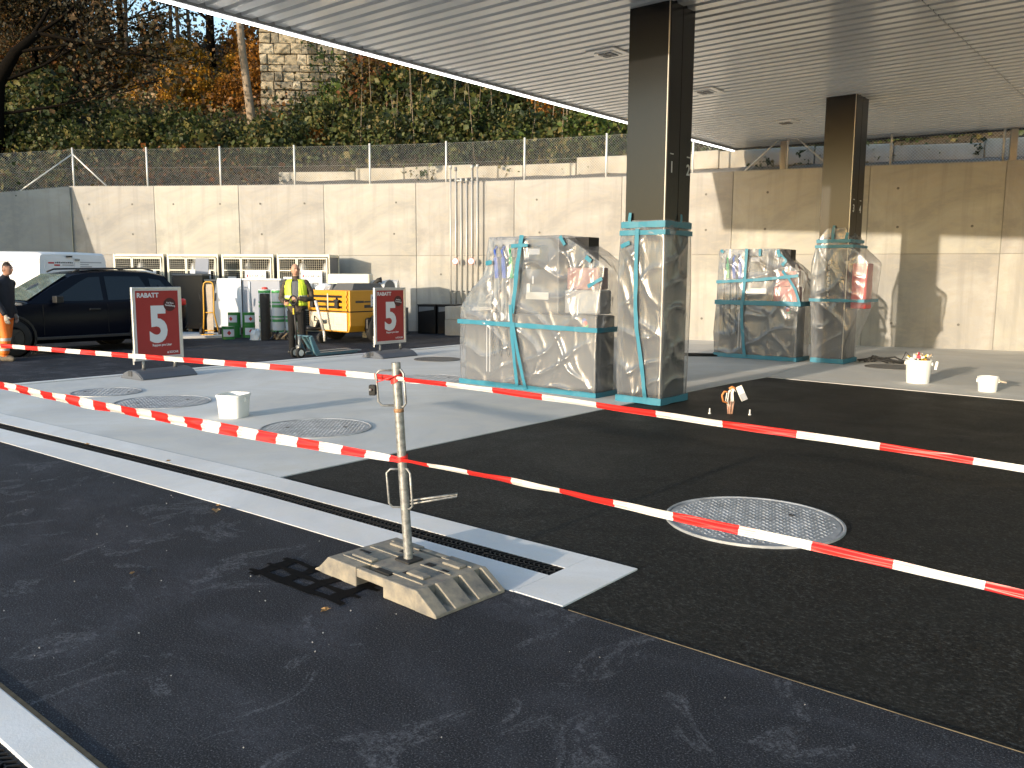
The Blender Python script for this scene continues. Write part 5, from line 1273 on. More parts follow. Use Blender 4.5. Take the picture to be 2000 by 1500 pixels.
# ------------------------------------------------------------------ compressor trailer
M('comp_yellow', (0.58, 0.27, 0.015), .42, var=.06, scale=3); M('vent_grey', (.09, .09, .088), .5, var=.1); M('comp_cream', (.62, .56, .44), .5, var=.15, scale=8)
cp = empty('compressor', (-16.83, 12.6, 0), 0, 'yellow trailer compressor with louvred front behind the pallet truck', 'compressor')
m = MB(); m.prism([(0, .42), (.0, 1.24), (1.53, 1.24), (1.53, .42), (1.47, .27), (.06, .27)], 'y', .03, 1.78); m.build('housing', 'comp_yellow', cp, bevel=.02)
m = MB(); m.bb((-.006, .022, .735), (1.536, 1.79, .760)); m.build('belt_seam', 'dark_gap', cp)
m = MB(); m.bb((.06, .0, .30), (1.44, .028, .72)); pnl = m.build('tread_panel', 'comp_cream', cp, bevel=.01)
m = MB()
for i in range(22):
    for j in range(7): m.box((.11 + i * .06, -.002, .34 + j * .055), (.036, .010, .030))
o = m.build('tread_stud', 'comp_cream', pnl); o['kind'] = 'stuff'
for (z0, z1) in ((.765, .82), (.875, .945), (1.0, 1.065), (1.12, 1.225)):
    m = MB(); m.bb((.03, -.005, z0), (1.47, .032, z1)); m.build('louvre', 'comp_yellow', cp, bevel=.006)
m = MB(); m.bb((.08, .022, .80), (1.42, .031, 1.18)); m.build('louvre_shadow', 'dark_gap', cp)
for x in (.06, 1.34):
    m = MB(); m.bb((x - .04, -.008, .76), (x + .10, .0315, 1.225)); m.build('louvre_post', 'comp_yellow', cp, bevel=.006)
m = MB(); m.bb((.76, -.012, .78), (.80, -.004, 1.16)); m.build('centre_strap', 'comp_cream', cp)
for x in (.22, 1.14):
    m = MB(); m.prism([(-.07, .05), (-.05, .17), (-.12, .20), (-.02, .21), (0, .25), (.02, .21), (.11, .20), (.05, .15), (.06, .0), (-.03, .0)], 'y', -.06, -.006); m.build('rubber_bracket', 'rubber', cp, (x, 0, .82), bevel=.006)
m = MB(); m.bb((1.5305, .46, .83), (1.5325, .86, .90)); m.bb((1.5305, .46, .955), (1.5325, .86, .99)); m.bb((1.5305, .2, .95), (1.532, .45, 1.0)); m.build('side_lettering', 'print_black', cp)
m = MB(); m.bb((1.531, .66, .86), (1.536, 1.5, 1.14)); pq = m.build('name_plate', 'print_white', cp)
for i in range(9):
    m = MB(); m.bb((1.5365, .70 + i * .055, 1.035), (1.538, .70 + i * .055 + .040, 1.035 + (.05 if i % 4 else .042))); m.build('faded_letter', 'print_blue', pq)
for i in range(2): m = MB(); m.bb((1.5365, .70, .96 - i * .06), (1.538, 1.2, .98 - i * .06)); m.build('small_print', 'print_grey', pq)
for (x0, x1, y0, y1, z) in ((.25, .62, .25, .9, 1.38), (.70, 1.42, .2, 1.2, 1.40)):
    m = MB(); m.add([(x0, y0, 1.242), (x1, y0, 1.242), (x1, y1, 1.242), (x0, y1, 1.242), (x0 + .06, y0 + .10, z), (x1 - .06, y0 + .10, z), (x1 - .06, y1 - .1, z), (x0 + .06, y1 - .1, z)], [(4, 5, 6, 7), (0, 1, 5, 4), (1, 2, 6, 5), (2, 3, 7, 6), (3, 0, 4, 7)]); m.build('roof_vent', 'vent_grey', cp)
for (x, y) in ((1.56, .85), (-.03, .85)): wheel(cp, (x, y, .34), .34, .20, 'car_trim', axis='x')
m = MB(); m.bb((1.40, .48, .30), (1.62, 1.22, .60)); m.build('mudguard', 'cast_black', cp, bevel=.05)
m = MB(); m.tube([(.55, .03, .35), (.55, -.22, .33), (.55, -.45, .36)], .05, 8); m.build('drawbar', 'car_trim', cp, smooth=True); wheel(cp, (.72, -.16, .13), .13, .08, 'car_trim', axis='x')
m = MB(); m.tube([(.85, -.20, .30), (.70, -.30, 1.0)], .035, 10); m.tube([(.85, -.20, .32), (.87, -.19, .05)], .028, 8); m.build('jockey_strut', 'galv_light', cp, smooth=True)
m = MB(); m.tube([(.28, -.02, .62), (.40, -.12, .52), (.62, -.12, .50)], .014, 6); m.tube([(.42, -.06, .36), (.56, -.1, .50), (.72, -.15, .52)], .05, 8); m.build('coupling', 'rubber', cp, smooth=True)
crumple('paper_bundle', Vector((-16.55, 12.95, 1.242)), .26, .14, M('paper', (.70, .70, .72), .6, var=.12, scale=20), 'crumpled white sheet lying on the compressor', 'paper', 8)
# white tank box and duct behind it
tk = empty('white_tank', spot(640, 21.6), rzc, 'cream white tank box behind the yellow compressor', 'tank')
m = MB(); m.bb((0, 0, .25), (1.06, .6, 1.62)); m.build('body', M('tank_cream', (.74, .70, .58), .45, var=.03), tk, bevel=.03)
for x in (.1, .9): m = MB(); m.bb((x - .06, .05, 0), (x + .06, .5, .25)); m.build('foot', 'galv', tk)
dc = empty('duct_drum', spot(742, 21.7), rzc, 'grey drum with a black hose end, right of the white tank', 'drum')
m = MB(); m.lathe([(.0, 0), (.26, 0), (.27, .02), (.27, .70), (.0, .72)], 20, axis='x'); m.build('drum', 'galv_light', dc, (-.28, .3, 1.20), auto=40)
m = MB(); m.tube([(-.22, .05, 1.22), (-.16, 0, 1.36), (-.05, -.02, 1.46), (.04, -.02, 1.47)], [.04, .055, .06, .075], 10); m.build('hose_end', 'rubber', dc, smooth=True)
m = MB(); m.bb((-.25, .1, 0), (.40, .5, .925)); m.build('stand', 'galv', dc)

# ------------------------------------------------------------------ pallet truck
pj = empty('pallet_truck', (-13.62, 9.95, 0), R(2), 'blue hand pallet truck with worn forks in front of the man', 'pallet truck')
M('jack_blue', (0.035, 0.13, 0.19), .45, c2=(.10, .16, .18), scale=14); M('fork_worn', (.33, .36, .38), .4, metal=.4, c2=(.06, .14, .18), scale=5)
for x in (-.16, .16):
    m = MB(); m.bb((x - .075, .28, .055), (x + .075, 1.42, .085)); m.build('fork', 'fork_worn', pj, bevel=.008)
    m = MB(); m.bb((x - .08, .26, .03), (x - .066, 1.30, .086)); m.bb((x + .066, .26, .03), (x + .08, 1.30, .086)); m.build('fork_rail', 'jack_blue', pj)
    m = MB(); m.lathe([(.04, -.05), (.04, .05)], 14, (0, 0, 0), axis='x'); m.build('load_roller', 'rubber', pj, (x, 1.22, .04))
    m = MB(); m.prism([(.10, .40), (.16, .43), (.34, .10), (.34, .03), (.27, .03), (.20, .10)], 'x', x - .082 if x < 0 else x + .03, x - .03 if x < 0 else x + .082); m.build('side_plate', 'jack_blue', pj, bevel=.008)
m = MB(); m.add([(-.08, .14, .40), (.08, .14, .40), (.10, .36, .09), (-.10, .36, .09), (-.08, .18, .40), (.08, .18, .40), (.10, .40, .09), (-.10, .40, .09)], [(0, 1, 2, 3), (7, 6, 5, 4), (0, 4, 5, 1), (1, 5, 6, 2), (2, 6, 7, 3), (3, 7, 4, 0)]); m.build('sloping_plate', 'jack_blue', pj)
m = MB(); m.bb((-.20, .08, .405), (.20, .18, .43)); m.build('top_plate', 'jack_blue', pj, bevel=.006)
for x in (-.09, .09): wheel(pj, (x, -.02, .10), .10, .055, 'bucket_plastic', axis='x')
m = MB(); m.tube([(0, .02, .10), (0, .02, .42)], .04, 12); m.tube([(0, -.02, .2), (0, .02, .2)], .05, 8); m.build('pump', 'galv', pj, smooth=True)
m = MB(); m.tube([(0, -.03, .25), (-.01, -.04, .6), (-.02, -.06, 1.02)], .019, 8); hn = m.build('handle_shaft', 'car_trim', pj, smooth=True)
lp = [(-.02 + .11 * math.cos(a), -.07, 1.11 + .085 * math.sin(a)) for a in [math.pi * 1.5 + 2 * math.pi * i / 18 for i in range(19)]]
m = MB(); m.tube(lp, .016, 8); m.build('handle_loop', 'car_trim', pj, smooth=True); m = MB(); m.box((-.015, -.075, .90), (.03, .02, .12)); m.build('instruction_tag', 'scrap_yellow', hn)
# ------------------------------------------------------------------ people
M('skin', (0.46, 0.26, 0.18), .55, var=.06, scale=25); M('skin_dark', (0.36, 0.19, 0.13), .55, var=.06)
M('camo', (0.095, 0.07, 0.05), .8, c2=(.022, .02, .016), scale=22, bump=.2); M('trousers_black', (0.003, 0.003, 0.0035), .9, var=.2, bump=.2)
M('hivis', (0.62, 0.80, 0.05), .55, var=.06, scale=10); M('reflective', (.42, .43, .42), .35, var=.1); M('navy', (0.006, 0.007, 0.014), .75, var=.25, scale=9, bump=.2)
M('orange_cloth', (0.80, 0.17, 0.015), .6, var=.10, scale=8, bump=.25, bscale=18); M('boots', (.12, .10, .075), .8, var=.25, scale=20); M('hair', (.035, .022, .014), .6, var=.3, scale=60); M('glove', (.36, .33, .29), .7, var=.25, scale=30)
M('shirt_grey', (.10, .11, .13), .7, var=.1); M('shoe_black', (.01, .01, .01), .4, var=.1)
def ell(c, A, B, a, b, n=14, p=2.2):
    c, A, B = Vector(c), Vector(A), Vector(B); out = []
    for i in range(n):
        q = 2 * math.pi * i / n; cs, sn = math.cos(q), math.sin(q); k = (abs(cs) ** p + abs(sn) ** p) ** (-1 / p)
        out.append(c + A * (a * cs * k) + B * (b * sn * k))
    return out
def make_body(name, segs, regions, root, voxel=.0105, head=None):
    """segs: (region, kind, data). Everything is fused into one skin, then coloured by region."""
    m = MB(); ref = []
    for reg, kind, data in segs:
        if kind == 'rings':       # (centre, a, b) horizontal ellipses
            m.loft([ell(c, (1, 0, 0), (0, 1, 0), a, b) for c, a, b in data])
            for c, a, b in data: ref.append((reg, Vector(c), (a + b) / 2))
            for (c0, a0, b0), (c1, a1, b1) in zip(data, data[1:]):
                for t in (.33, .67): ref.append((reg, Vector(c0).lerp(Vector(c1), t), (a0 + b0) * (1 - t) / 2 + (a1 + b1) * t / 2))
        elif kind == 'tube':
            m.tube([d[0] for d in data], [d[1] for d in data], 12)
            for d0, d1 in zip(data, data[1:]):
                for t in (0, .2, .4, .6, .8, 1.0): ref.append((reg, Vector(d0[0]).lerp(Vector(d1[0]), t), d0[1] * (1 - t) + d1[1] * t))
        elif kind == 'ball':
            c, (a, b, h) = data; c = Vector(c); n = 10
            m.loft([ell(c + Vector((0, 0, -h * math.cos(math.pi * i / n))), (1, 0, 0), (0, 1, 0), max(a * math.sin(math.pi * i / n), .002), max(b * math.sin(math.pi * i / n), .002), p=2) for i in range(n + 1)])
            ref.append((reg, c, (a + b + h) / 3))
    o = m.build('tmp', 'skin'); md = o.modifiers.new('r', 'REMESH'); md.mode = 'VOXEL'; md.voxel_size = voxel; md.use_smooth_shade = True
    sm = o.modifiers.new('s', 'SMOOTH'); sm.factor = .5; sm.iterations = 4
    dg = bpy.context.evaluated_depsgraph_get(); me = bpy.data.meshes.new_from_object(o.evaluated_get(dg)); bpy.data.objects.remove(o)
    me.name = name; me.materials.clear()
    names = []
    for r_ in regions:
        me.materials.append(MAT[regions[r_]]); names.append(r_)
    n = len(me.polygons); ct = np.empty(n * 3); me.polygons.foreach_get('center', ct); ct = ct.reshape(-1, 3)
    cs = np.array([r_[1][:] for r_ in ref]); rs = np.array([r_[2] for r_ in ref]); ri = np.array([names.index(r_[0]) for r_ in ref])
    d = np.linalg.norm(ct[:, None, :] - cs[None], axis=2) / (rs[None] + .02)
    idx = ri[d.argmin(1)]
    if head: idx = head(ct, idx, names)
    me.polygons.foreach_set('material_index', idx.astype(np.int32)); me.polygons.foreach_set('use_smooth', [True] * n)
    o = bpy.data.objects.new(name, me); col.objects.link(o); o.parent = root; return o
def hand(name, root, wrist, dirv, palmn, mat, curl=.5, side=1, hold=False):
    """palm, four fingers of unequal length with two bends, thumb from the side of the palm"""
    w = Vector(wrist); D = Vector(dirv).normalized(); Np = (Vector(palmn) - D * Vector(palmn).dot(D)).normalized(); S = D.cross(Np) * side
    m = MB(); 
    m.loft([ell(w + D * t, S, Np, a, b, 10) for t, a, b in ((-.02, .026, .020), (.02, .034, .017), (.06, .041, .016), (.09, .040, .014))])
    for i, ln in enumerate((.070, .080, .075, .058)):
        b0 = w + D * .085 + S * (.030 - .020 * i); c1 = curl * 1.0; c2 = curl * 2.0
        p1 = b0 + (D * math.cos(c1) + Np * math.sin(c1)) * ln * .45; p2 = p1 + (D * math.cos(c2) + Np * math.sin(c2)) * ln * .32; p3 = p2 + (D * math.cos(c2 * 1.3) + Np * math.sin(c2 * 1.3)) * ln * .25
        m.tube([b0 - D * .01, p1, p2, p3], [.0098, .0092, .0085, .0065], 7)
    t0 = w + D * .025 + S * .030; m.tube([t0, t0 + (S * .7 + D * .7 + Np * .3).normalized() * .035, t0 + (S * .5 + D * .9 + Np * .5).normalized() * .065], [.0125, .011, .008], 7)
    return m.build(name, mat, root, smooth=True)
def face_bits(root, c, yaw, skin='skin'):
    """eyes and mouth set into the head"""
    f = Vector((math.sin(yaw), -math.cos(yaw), 0)); s = Vector((math.cos(yaw), math.sin(yaw), 0)); c = Vector(c)
    for k in (-1, 1):
        m = MB(); q = c + f * .083 + s * (k * .030) + Vector((0, 0, .008)); m.box(q, (.022, .008, .009), (0, 0, yaw)); m.build('eye', 'shoe_black', root)
        m = MB(); q = c + f * .088 + s * (k * .032) + Vector((0, 0, .026)); m.box(q, (.036, .008, .007), (0, 0, yaw)); m.build('brow', 'hair', root)
    m = MB(); q = c + f * .090 + Vector((0, 0, -.052)); m.box(q, (.046, .008, .008), (0, 0, yaw)); m.build('mouth', 'lip', root)
M('lip', (.28, .11, .09), .5, var=0)

# --- man in the yellow vest, standing and looking aside, hands together at the waist
mn = empty('person', (-14.46, 10.55, 0), YAW + R(4), 'person in a yellow safety vest and black trousers holding a phone at the waist', 'person')
hy = R(28); hf = Vector((math.sin(hy), -math.cos(hy), 0)); hs = Vector((math.cos(hy), math.sin(hy), 0)); hc = Vector((.0, -.035, 1.70))
segs = [('jacket', 'rings', [((0, .0, .90), .19, .135), ((0, 0, 1.02), .20, .150), ((0, -.01, 1.15), .195, .155), ((0, 0, 1.28), .20, .145), ((0, 0, 1.40), .205, .125), ((0, .005, 1.47), .185, .10), ((0, .01, 1.515), .10, .075)]),
        ('skin', 'rings', [((0, 0, 1.49), .066, .068), ((0, -.012, 1.56), .060, .064), ((0, -.02, 1.62), .058, .064)]),
        ('skin', 'ball', (hc, (.080, .095, .118))), ('skin', 'ball', (hc + hf * .015 + Vector((0, 0, -.05)), (.062, .072, .066))),
        ('skin', 'tube', [(hc + hf * .085 + Vector((0, 0, .012)), .010), (hc + hf * .112 + Vector((0, 0, -.022)), .016), (hc + hf * .088 + Vector((0, 0, -.030)), .014)]),
        ('skin', 'ball', (hc + hs * .083 + Vector((0, 0, -.008)), (.016, .022, .032))), ('skin', 'ball', (hc - hs * .083 + Vector((0, 0, -.008)), (.016, .022, .032))),
        ('trousers', 'rings', [((0, .005, .80), .155, .125), ((0, .0, .88), .175, .13), ((0, 0, .94), .18, .135)])]
for s in (-1, 1):
    segs += [('trousers', 'tube', [((s * .088, 0, .86), .108), ((s * .098, -.005, .66), .092), ((s * .105, -.012, .48), .075), ((s * .11, .0, .30), .070), ((s * .115, .012, .10), .062), ((s * .117, .012, .05), .060)]),
             ('shoe', 'tube', [((s * .118, .05, .045), .042), ((s * .128, -.05, .045), .045), ((s * .14, -.14, .035), .040), ((s * .146, -.185, .03), .026)]),
             ('jacket', 'ball', ((s * .19, .0, 1.425), (.078, .085, .080)))]
# right arm of the figure (left in the picture) reaches forward with the phone; other hand folded to the middle
segs += [('jacket', 'tube', [((-.20, 0, 1.42), .072), ((-.275, .015, 1.25), .064), ((-.305, -.01, 1.12), .060), ((-.25, -.14, 1.07), .052), ((-.185, -.235, 1.06), .044)]),
         ('jacket', 'tube', [((.20, 0, 1.42), .072), ((.285, .025, 1.25), .066), ((.30, -.01, 1.11), .062), ((.20, -.16, 1.10), .054), ((.09, -.225, 1.13), .044)])]
def man_head(ct, idx, names): return idx
body = make_body('body', segs, {'jacket': 'camo', 'skin': 'skin', 'trousers': 'trousers_black', 'shoe': 'shoe_black'}, mn, head=man_head)
hand('hand', mn, (-.175, -.245, 1.06), (.35, -.75, -.25), (.6, .3, -.6), 'skin', .9, -1); hand('hand', mn, (.075, -.235, 1.13), (-.85, -.35, .05), (.0, .8, -.5), 'skin', .8, 1)
face_bits(mn, hc, hy)
# vest: two front halves open over a grey shirt, back panel
def vest_part(a0, a1, z0, z1, off=.016, n=16, name='vest', mat='hivis'):
    tab = [(.90, .19, .135), (1.02, .20, .150), (1.15, .195, .155), (1.28, .20, .145), (1.40, .205, .125), (1.47, .185, .10), (1.515, .115, .082)]
    m = MB(); rows = []; k = 14
    for i in range(k + 1):
        z = z0 + (z1 - z0) * i / k; a = lerp_tab([(t[0], t[1]) for t in tab], z) + off; b = lerp_tab([(t[0], t[2]) for t in tab], z) + off
        row = []
        for j in range(n + 1):
            q = R(a0 + (a1 - a0) * j / n); cs, sn = math.cos(q), math.sin(q); p = 2.3; kk = (abs(cs) ** p + abs(sn) ** p) ** (-1 / p); w = 1 + .03 * math.sin(j * 1.9 + z * 22)
            row.append((a * cs * kk * w, b * sn * kk * w, z))
        rows.append(row)
    nn = n + 1; m.add([p for r_ in rows for p in r_], [(i * nn + j, i * nn + j + 1, (i + 1) * nn + j + 1, (i + 1) * nn + j) for i in range(k) for j in range(n)])
    o = m.build(name, mat, mn, smooth=True); sd = o.modifiers.new('t', 'SOLIDIFY'); sd.thickness = .006; return o
v1 = vest_part(182, 252, .97, 1.505, .024); v2 = vest_part(290, 358, .97, 1.505, .024); v3 = vest_part(2, 178, .95, 1.505, .024)
for (a0, a1, vo) in ((184, 251, v1), (291, 357, v2)):
    b = vest_part(a0, a1, 1.13, 1.18, .032, name='reflective_band', mat='reflective'); b.parent = vo
vest_part(250, 292, 1.10, 1.47, .010, name='shirt', mat='shirt_grey')
m = MB(); m.box((-.125, -.345, 1.075), (.072, .012, .15), (R(62), 0, R(20))); ph = m.build('phone', 'screen', None, (0, 0, 0), bevel=.005)
ph.matrix_world = Matrix.Translation((-14.46, 10.55, 0)) @ Matrix.Rotation(YAW + R(4), 4, 'Z'); tag(ph, 'black phone in the hand of the person wearing the yellow vest', 'phone')

# --- worker walking to the right at the left edge: dark jacket, orange trousers
wk = empty('person', (-17.03, 6.02, 0), YAW + R(84), 'person in a dark jacket and orange work trousers walking past the car', 'person')
hc = Vector((0, -.10, 1.675))
segs = [('jacket', 'rings', [((0, .02, .84), .185, .150), ((0, .01, .98), .19, .155), ((0, .0, 1.14), .19, .155), ((0, -.005, 1.28), .20, .150), ((0, -.01, 1.39), .205, .130), ((0, -.015, 1.46), .18, .105), ((0, -.025, 1.51), .105, .085), ((0, -.035, 1.545), .075, .078)]),
        ('skin', 'rings', [((0, -.035, 1.50), .060, .064), ((0, -.06, 1.58), .056, .062)]),
        ('skin', 'ball', (hc, (.076, .096, .118))), ('skin', 'ball', (hc + Vector((0, -.02, -.055)), (.058, .070, .060))),
        ('skin', 'tube', [(hc + Vector((0, -.088, .012)), .010), (hc + Vector((0, -.118, -.022)), .015), (hc + Vector((0, -.09, -.032)), .013)]),
        ('skin', 'ball', (hc + Vector((.078, .012, -.01)), (.014, .022, .032))), ('skin', 'ball', (hc + Vector((-.078, .012, -.01)), (.014, .022, .032))),
        ('orange', 'rings', [((0, .02, .76), .16, .145), ((0, .02, .86), .172, .145)]),
        # near leg forward a little, far leg behind
        ('orange', 'tube', [((-.09, .0, .82), .112), ((-.095, -.03, .60), .100), ((-.10, -.055, .44), .088), ((-.10, -.03, .28), .086), ((-.10, -.0, .14), .082)]),
        ('orange', 'tube', [((.09, .03, .82), .112), ((.095, .06, .60), .100), ((.10, .08, .44), .088), ((.10, .13, .28), .085), ((.10, .17, .15), .08)]),
        ('boot', 'tube', [((-.10, .0, .18), .068), ((-.10, .01, .08), .060)]), ('boot', 'tube', [((-.10, .055, .05), .052), ((-.10, -.06, .05), .052), ((-.10, -.16, .04), .046), ((-.10, -.20, .035), .03)]),
        ('boot', 'tube', [((.10, .17, .19), .066), ((.10, .18, .09), .058)]), ('boot', 'tube', [((.10, .22, .06), .050), ((.10, .11, .05), .050), ((.10, .02, .04), .044), ((.10, -.03, .032), .028)])]
for s in (-1, 1):
    segs += [('jacket', 'ball', ((s * .19, -.01, 1.41), (.080, .090, .082))), ('jacket', 'tube', [((s * .20, -.01, 1.41), .074), ((s * .235, .02 + s * .03, 1.22), .066), ((s * .25, .02 + s * .06, 1.10), .060), ((s * .25, -.05 + s * .07, .96), .054), ((s * .245, -.10 + s * .08, .85), .047)])]
def wk_head(ct, idx, names):
    j = names.index('hair'); q = ct - np.array(hc[:])
    cap = (ct[:, 2] > 1.60) & ((q[:, 2] > .052) | ((q[:, 1] > .028) & (q[:, 2] > -.055) & (np.abs(q[:, 0]) < .081)))
    idx = idx.copy(); idx[cap & (idx == names.index('skin'))] = j
    o = names.index('band'); leg = (idx == names.index('orange')) & ((np.abs(ct[:, 2] - .40) < .028) | (np.abs(ct[:, 2] - .215) < .024)); idx[leg] = o
    return idx
make_body('body', segs, {'jacket': 'navy', 'skin': 'skin_dark', 'orange': 'orange_cloth', 'boot': 'boots', 'hair': 'hair', 'band': 'reflective'}, wk, head=wk_head)
hand('glove', wk, (-.245, -.19, .83), (0, -.25, -1), (.9, .2, 0), 'glove', .35, 1); hand('glove', wk, (.245, -.03, .83), (0, -.2, -1), (-.9, .2, 0), 'glove', .35, -1)
face_bits(wk, hc, 0)
# tousled hair tufts over the cap of hair
hm = MB()
for i in range(150):
    a, b = random.uniform(-1.0, 4.14), random.uniform(.25, 1.45)
    n_ = Vector((math.cos(a) * math.cos(b), math.sin(a) * math.cos(b), math.sin(b)))
    if n_.y < -.55 and n_.z < .6: continue
    p = hc + Vector((n_.x * .074, n_.y * .094, n_.z * .116)); q = p + n_ * .014 + Vector((random.uniform(-.012, .012), random.uniform(-.02, .004), random.uniform(-.004, .01)))
    s_ = n_.cross(Vector((random.random(), random.random(), random.random()))).normalized() * .008
    hm.add([p - s_, p + s_, q], [(0, 1, 2)])
hm.build('hair', 'hair', wk)
# ------------------------------------------------------------------ vegetation
m_leaf('leaf_bramble', [(0.016, 0.026, 0.009), (0.030, 0.048, 0.013), (0.058, 0.080, 0.020), (0.105, 0.115, 0.030), (0.16, 0.125, 0.040)])
m_leaf('leaf_mixed', [(0.020, 0.026, 0.010), (0.040, 0.040, 0.014), (0.075, 0.060, 0.018), (0.13, 0.075, 0.018), (0.16, 0.060, 0.016)])
m_leaf('leaf_yellow', [(0.10, 0.075, 0.015), (0.24, 0.14, 0.014), (0.40, 0.22, 0.016), (0.46, 0.24, 0.02), (0.30, 0.13, 0.015)])
m_leaf('leaf_orange', [(0.09, 0.045, 0.014), (0.20, 0.085, 0.014), (0.32, 0.13, 0.016), (0.38, 0.17, 0.02)])
m_leaf('leaf_shaded', [(0.014, 0.014, 0.007), (0.028, 0.026, 0.011), (0.050, 0.040, 0.015), (0.085, 0.052, 0.018), (0.13, 0.070, 0.024)])  # shade over the upper left trees painted into brown leaf tones
m_leaf('leaf_litter', [(0.08, 0.045, 0.022), (0.15, 0.075, 0.030), (0.22, 0.105, 0.038), (0.28, 0.15, 0.060), (0.08, 0.065, 0.024)], .1)
m_leaf('leaf_fresh', [(0.030, 0.055, 0.014), (0.055, 0.095, 0.020), (0.085, 0.13, 0.026), (0.12, 0.15, 0.035)])
M('bark', (.06, .048, .038), .9, var=.35, scale=14, bump=.7, bscale=22, stretch=(1, 1, .25)); M('bark_pale', (.24, .185, .13), .85, var=.3, scale=12, bump=.5, bscale=20, stretch=(1, 1, .25)); M('bark_shaded', (.006, .005, .004), 1.0, var=.3, scale=14, bump=.6, spec=.05)  # the last bark carries the shade on the trunks in its colour
def leaf_mesh(name, P, size, mat, nrm=None, spread=1.0, up=0.4, tone=None):
    """P: n x 3 positions. Each leaf is a pointed, slightly folded blade of two quads."""
    n = len(P); P = np.asarray(P, float)
    a = rng.normal(size=(n, 3)); a[:, 2] *= .7
    a /= np.linalg.norm(a, axis=1)[:, None]
    nn = rng.normal(size=(n, 3)) * spread + np.array([0.15, -0.7, up]) if nrm is None else rng.normal(size=(n, 3)) * spread + nrm
    nn /= np.linalg.norm(nn, axis=1)[:, None]
    b = np.cross(nn, a); b /= (np.linalg.norm(b, axis=1)[:, None] + 1e-9); a = np.cross(b, nn)
    s = (np.asarray(size) * np.exp(rng.normal(size=n) * .38))[:, None]; w = s * rng.uniform(.28, .5, n)[:, None]
    tip = P + a * s * .5; base = P - a * s * .5; mid = P - nn * s * .06
    l, r_ = P - b * w + nn * s * .09, P + b * w + nn * s * .09
    V = np.stack([base, r_, tip, l, mid], 1).reshape(-1, 3)
    o = np.arange(n)[:, None] * 5
    Fq = np.concatenate([np.concatenate([o, o + 1, o + 2, o + 4], 1), np.concatenate([o, o + 4, o + 2, o + 3], 1)], 0)
    me = bpy.data.meshes.new(name); me.vertices.add(len(V)); me.vertices.foreach_set('co', V.ravel())
    me.loops.add(Fq.size); me.loops.foreach_set('vertex_index', Fq.ravel().astype(np.int32)); me.polygons.add(len(Fq))
    me.polygons.foreach_set('loop_start', np.arange(0, Fq.size, 4, dtype=np.int32)); me.polygons.foreach_set('loop_total', np.full(len(Fq), 4, np.int32))
    me.materials.append(MAT[mat]); me.update(); me.validate()
    t = rng.uniform(0, 1, n) if tone is None else np.clip(tone + rng.normal(size=n) * .16, 0, 1)
    at = me.attributes.new('tone', 'FLOAT', 'POINT'); at.data.foreach_set('value', np.repeat(t, 5).astype(np.float32)); return me
def clumps(n_c, per, fn, sig):
    """leaf positions gathered in clumps; fn gives clump centres"""
    out = []; tone = []
    for _ in range(n_c):
        c = fn(); k = max(3, int(per * random.uniform(.5, 1.5))); t = random.random()
        out.append(np.array(c)[None] + rng.normal(size=(k, 3)) * sig * random.uniform(.6, 1.3)); tone.append(np.full(k, t))
    return np.concatenate(out), np.concatenate(tone)
# ground cover over the whole bank: one mass nobody could count
def cover(name, label, mat, s0, s1, d0, d1, n_c, per, hgt, size, sig=.28, cat='undergrowth'):
    def f():
        s, d = random.uniform(s0, s1), d0 + (d1 - d0) * random.random() ** 1.0; p = hill_pt(s, d); return (p.x, p.y, p.z + random.random() * hgt)
    P, t = clumps(n_c, per, f, sig); o = inst(name, leaf_mesh(name, P, size, mat, tone=t)); tag(o, label, cat, kind='stuff'); return o
cover('bramble_cover', 'dark green brambles and ivy over the lower bank', 'leaf_bramble', -14, 40, 2.7, 7.4, 5000, 17, .6, .115, cat='brambles')
cover('leaf_litter', 'rust brown fallen leaves covering the upper slope', 'leaf_litter', -16, 24, 7.8, 21.5, 3200, 17, .16, .14, sig=.4, cat='fallen leaves')
cover('mixed_scrub', 'brown and olive scrub over the upper slope', 'leaf_mixed', -18, 40, 10.5, 22.5, 1700, 18, .9, .125, sig=.32, cat='scrub')
cover('bank_weeds', 'weeds and ivy hanging over the low block wall', 'leaf_bramble', 5, 34, 1.5, 2.6, 80, 12, .7, .10, sig=.18, cat='weeds')
cover('left_weeds', 'olive weeds on the bank behind the left of the fence', 'leaf_mixed', -14, 5.2, .3, 3.2, 520, 15, .6, .10, sig=.22, cat='weeds')

# bank beside the left wing wall
wb = MB(); k = 6; rows_ = []
for i in range(9):
    y = 2.0 + i * 1.25; z0 = 2.45 + (y - 2.0) * .155
    for j in range(k): rows_.append((-26.42 - j * 2.2, y + .25 * j, min(z0, 4.05) + .42 * j * (1 if j else 0) + .12 * math.sin(i * 1.3 + j)))
wb.add(rows_, [(i * k + j, i * k + j + 1, (i + 1) * k + j + 1, (i + 1) * k + j) for i in range(8) for j in range(k - 1)])
tag(wb.build('side_bank', 'earth', smooth=True), kind='structure')
def fwb():
    y, j = random.uniform(2.2, 11.8), random.uniform(.1, 4.8); return (-26.42 - j * 2.2, y + .25 * j, min(2.45 + (y - 2) * .155, 4.05) + .42 * j + random.random() * .5)
P, t = clumps(520, 16, fwb, .26); tag(inst('side_weeds', leaf_mesh('side_weeds', P, .105, 'leaf_bramble', tone=t)), 'dark weeds on the bank beyond the left wing of the wall', 'weeds', kind='stuff')

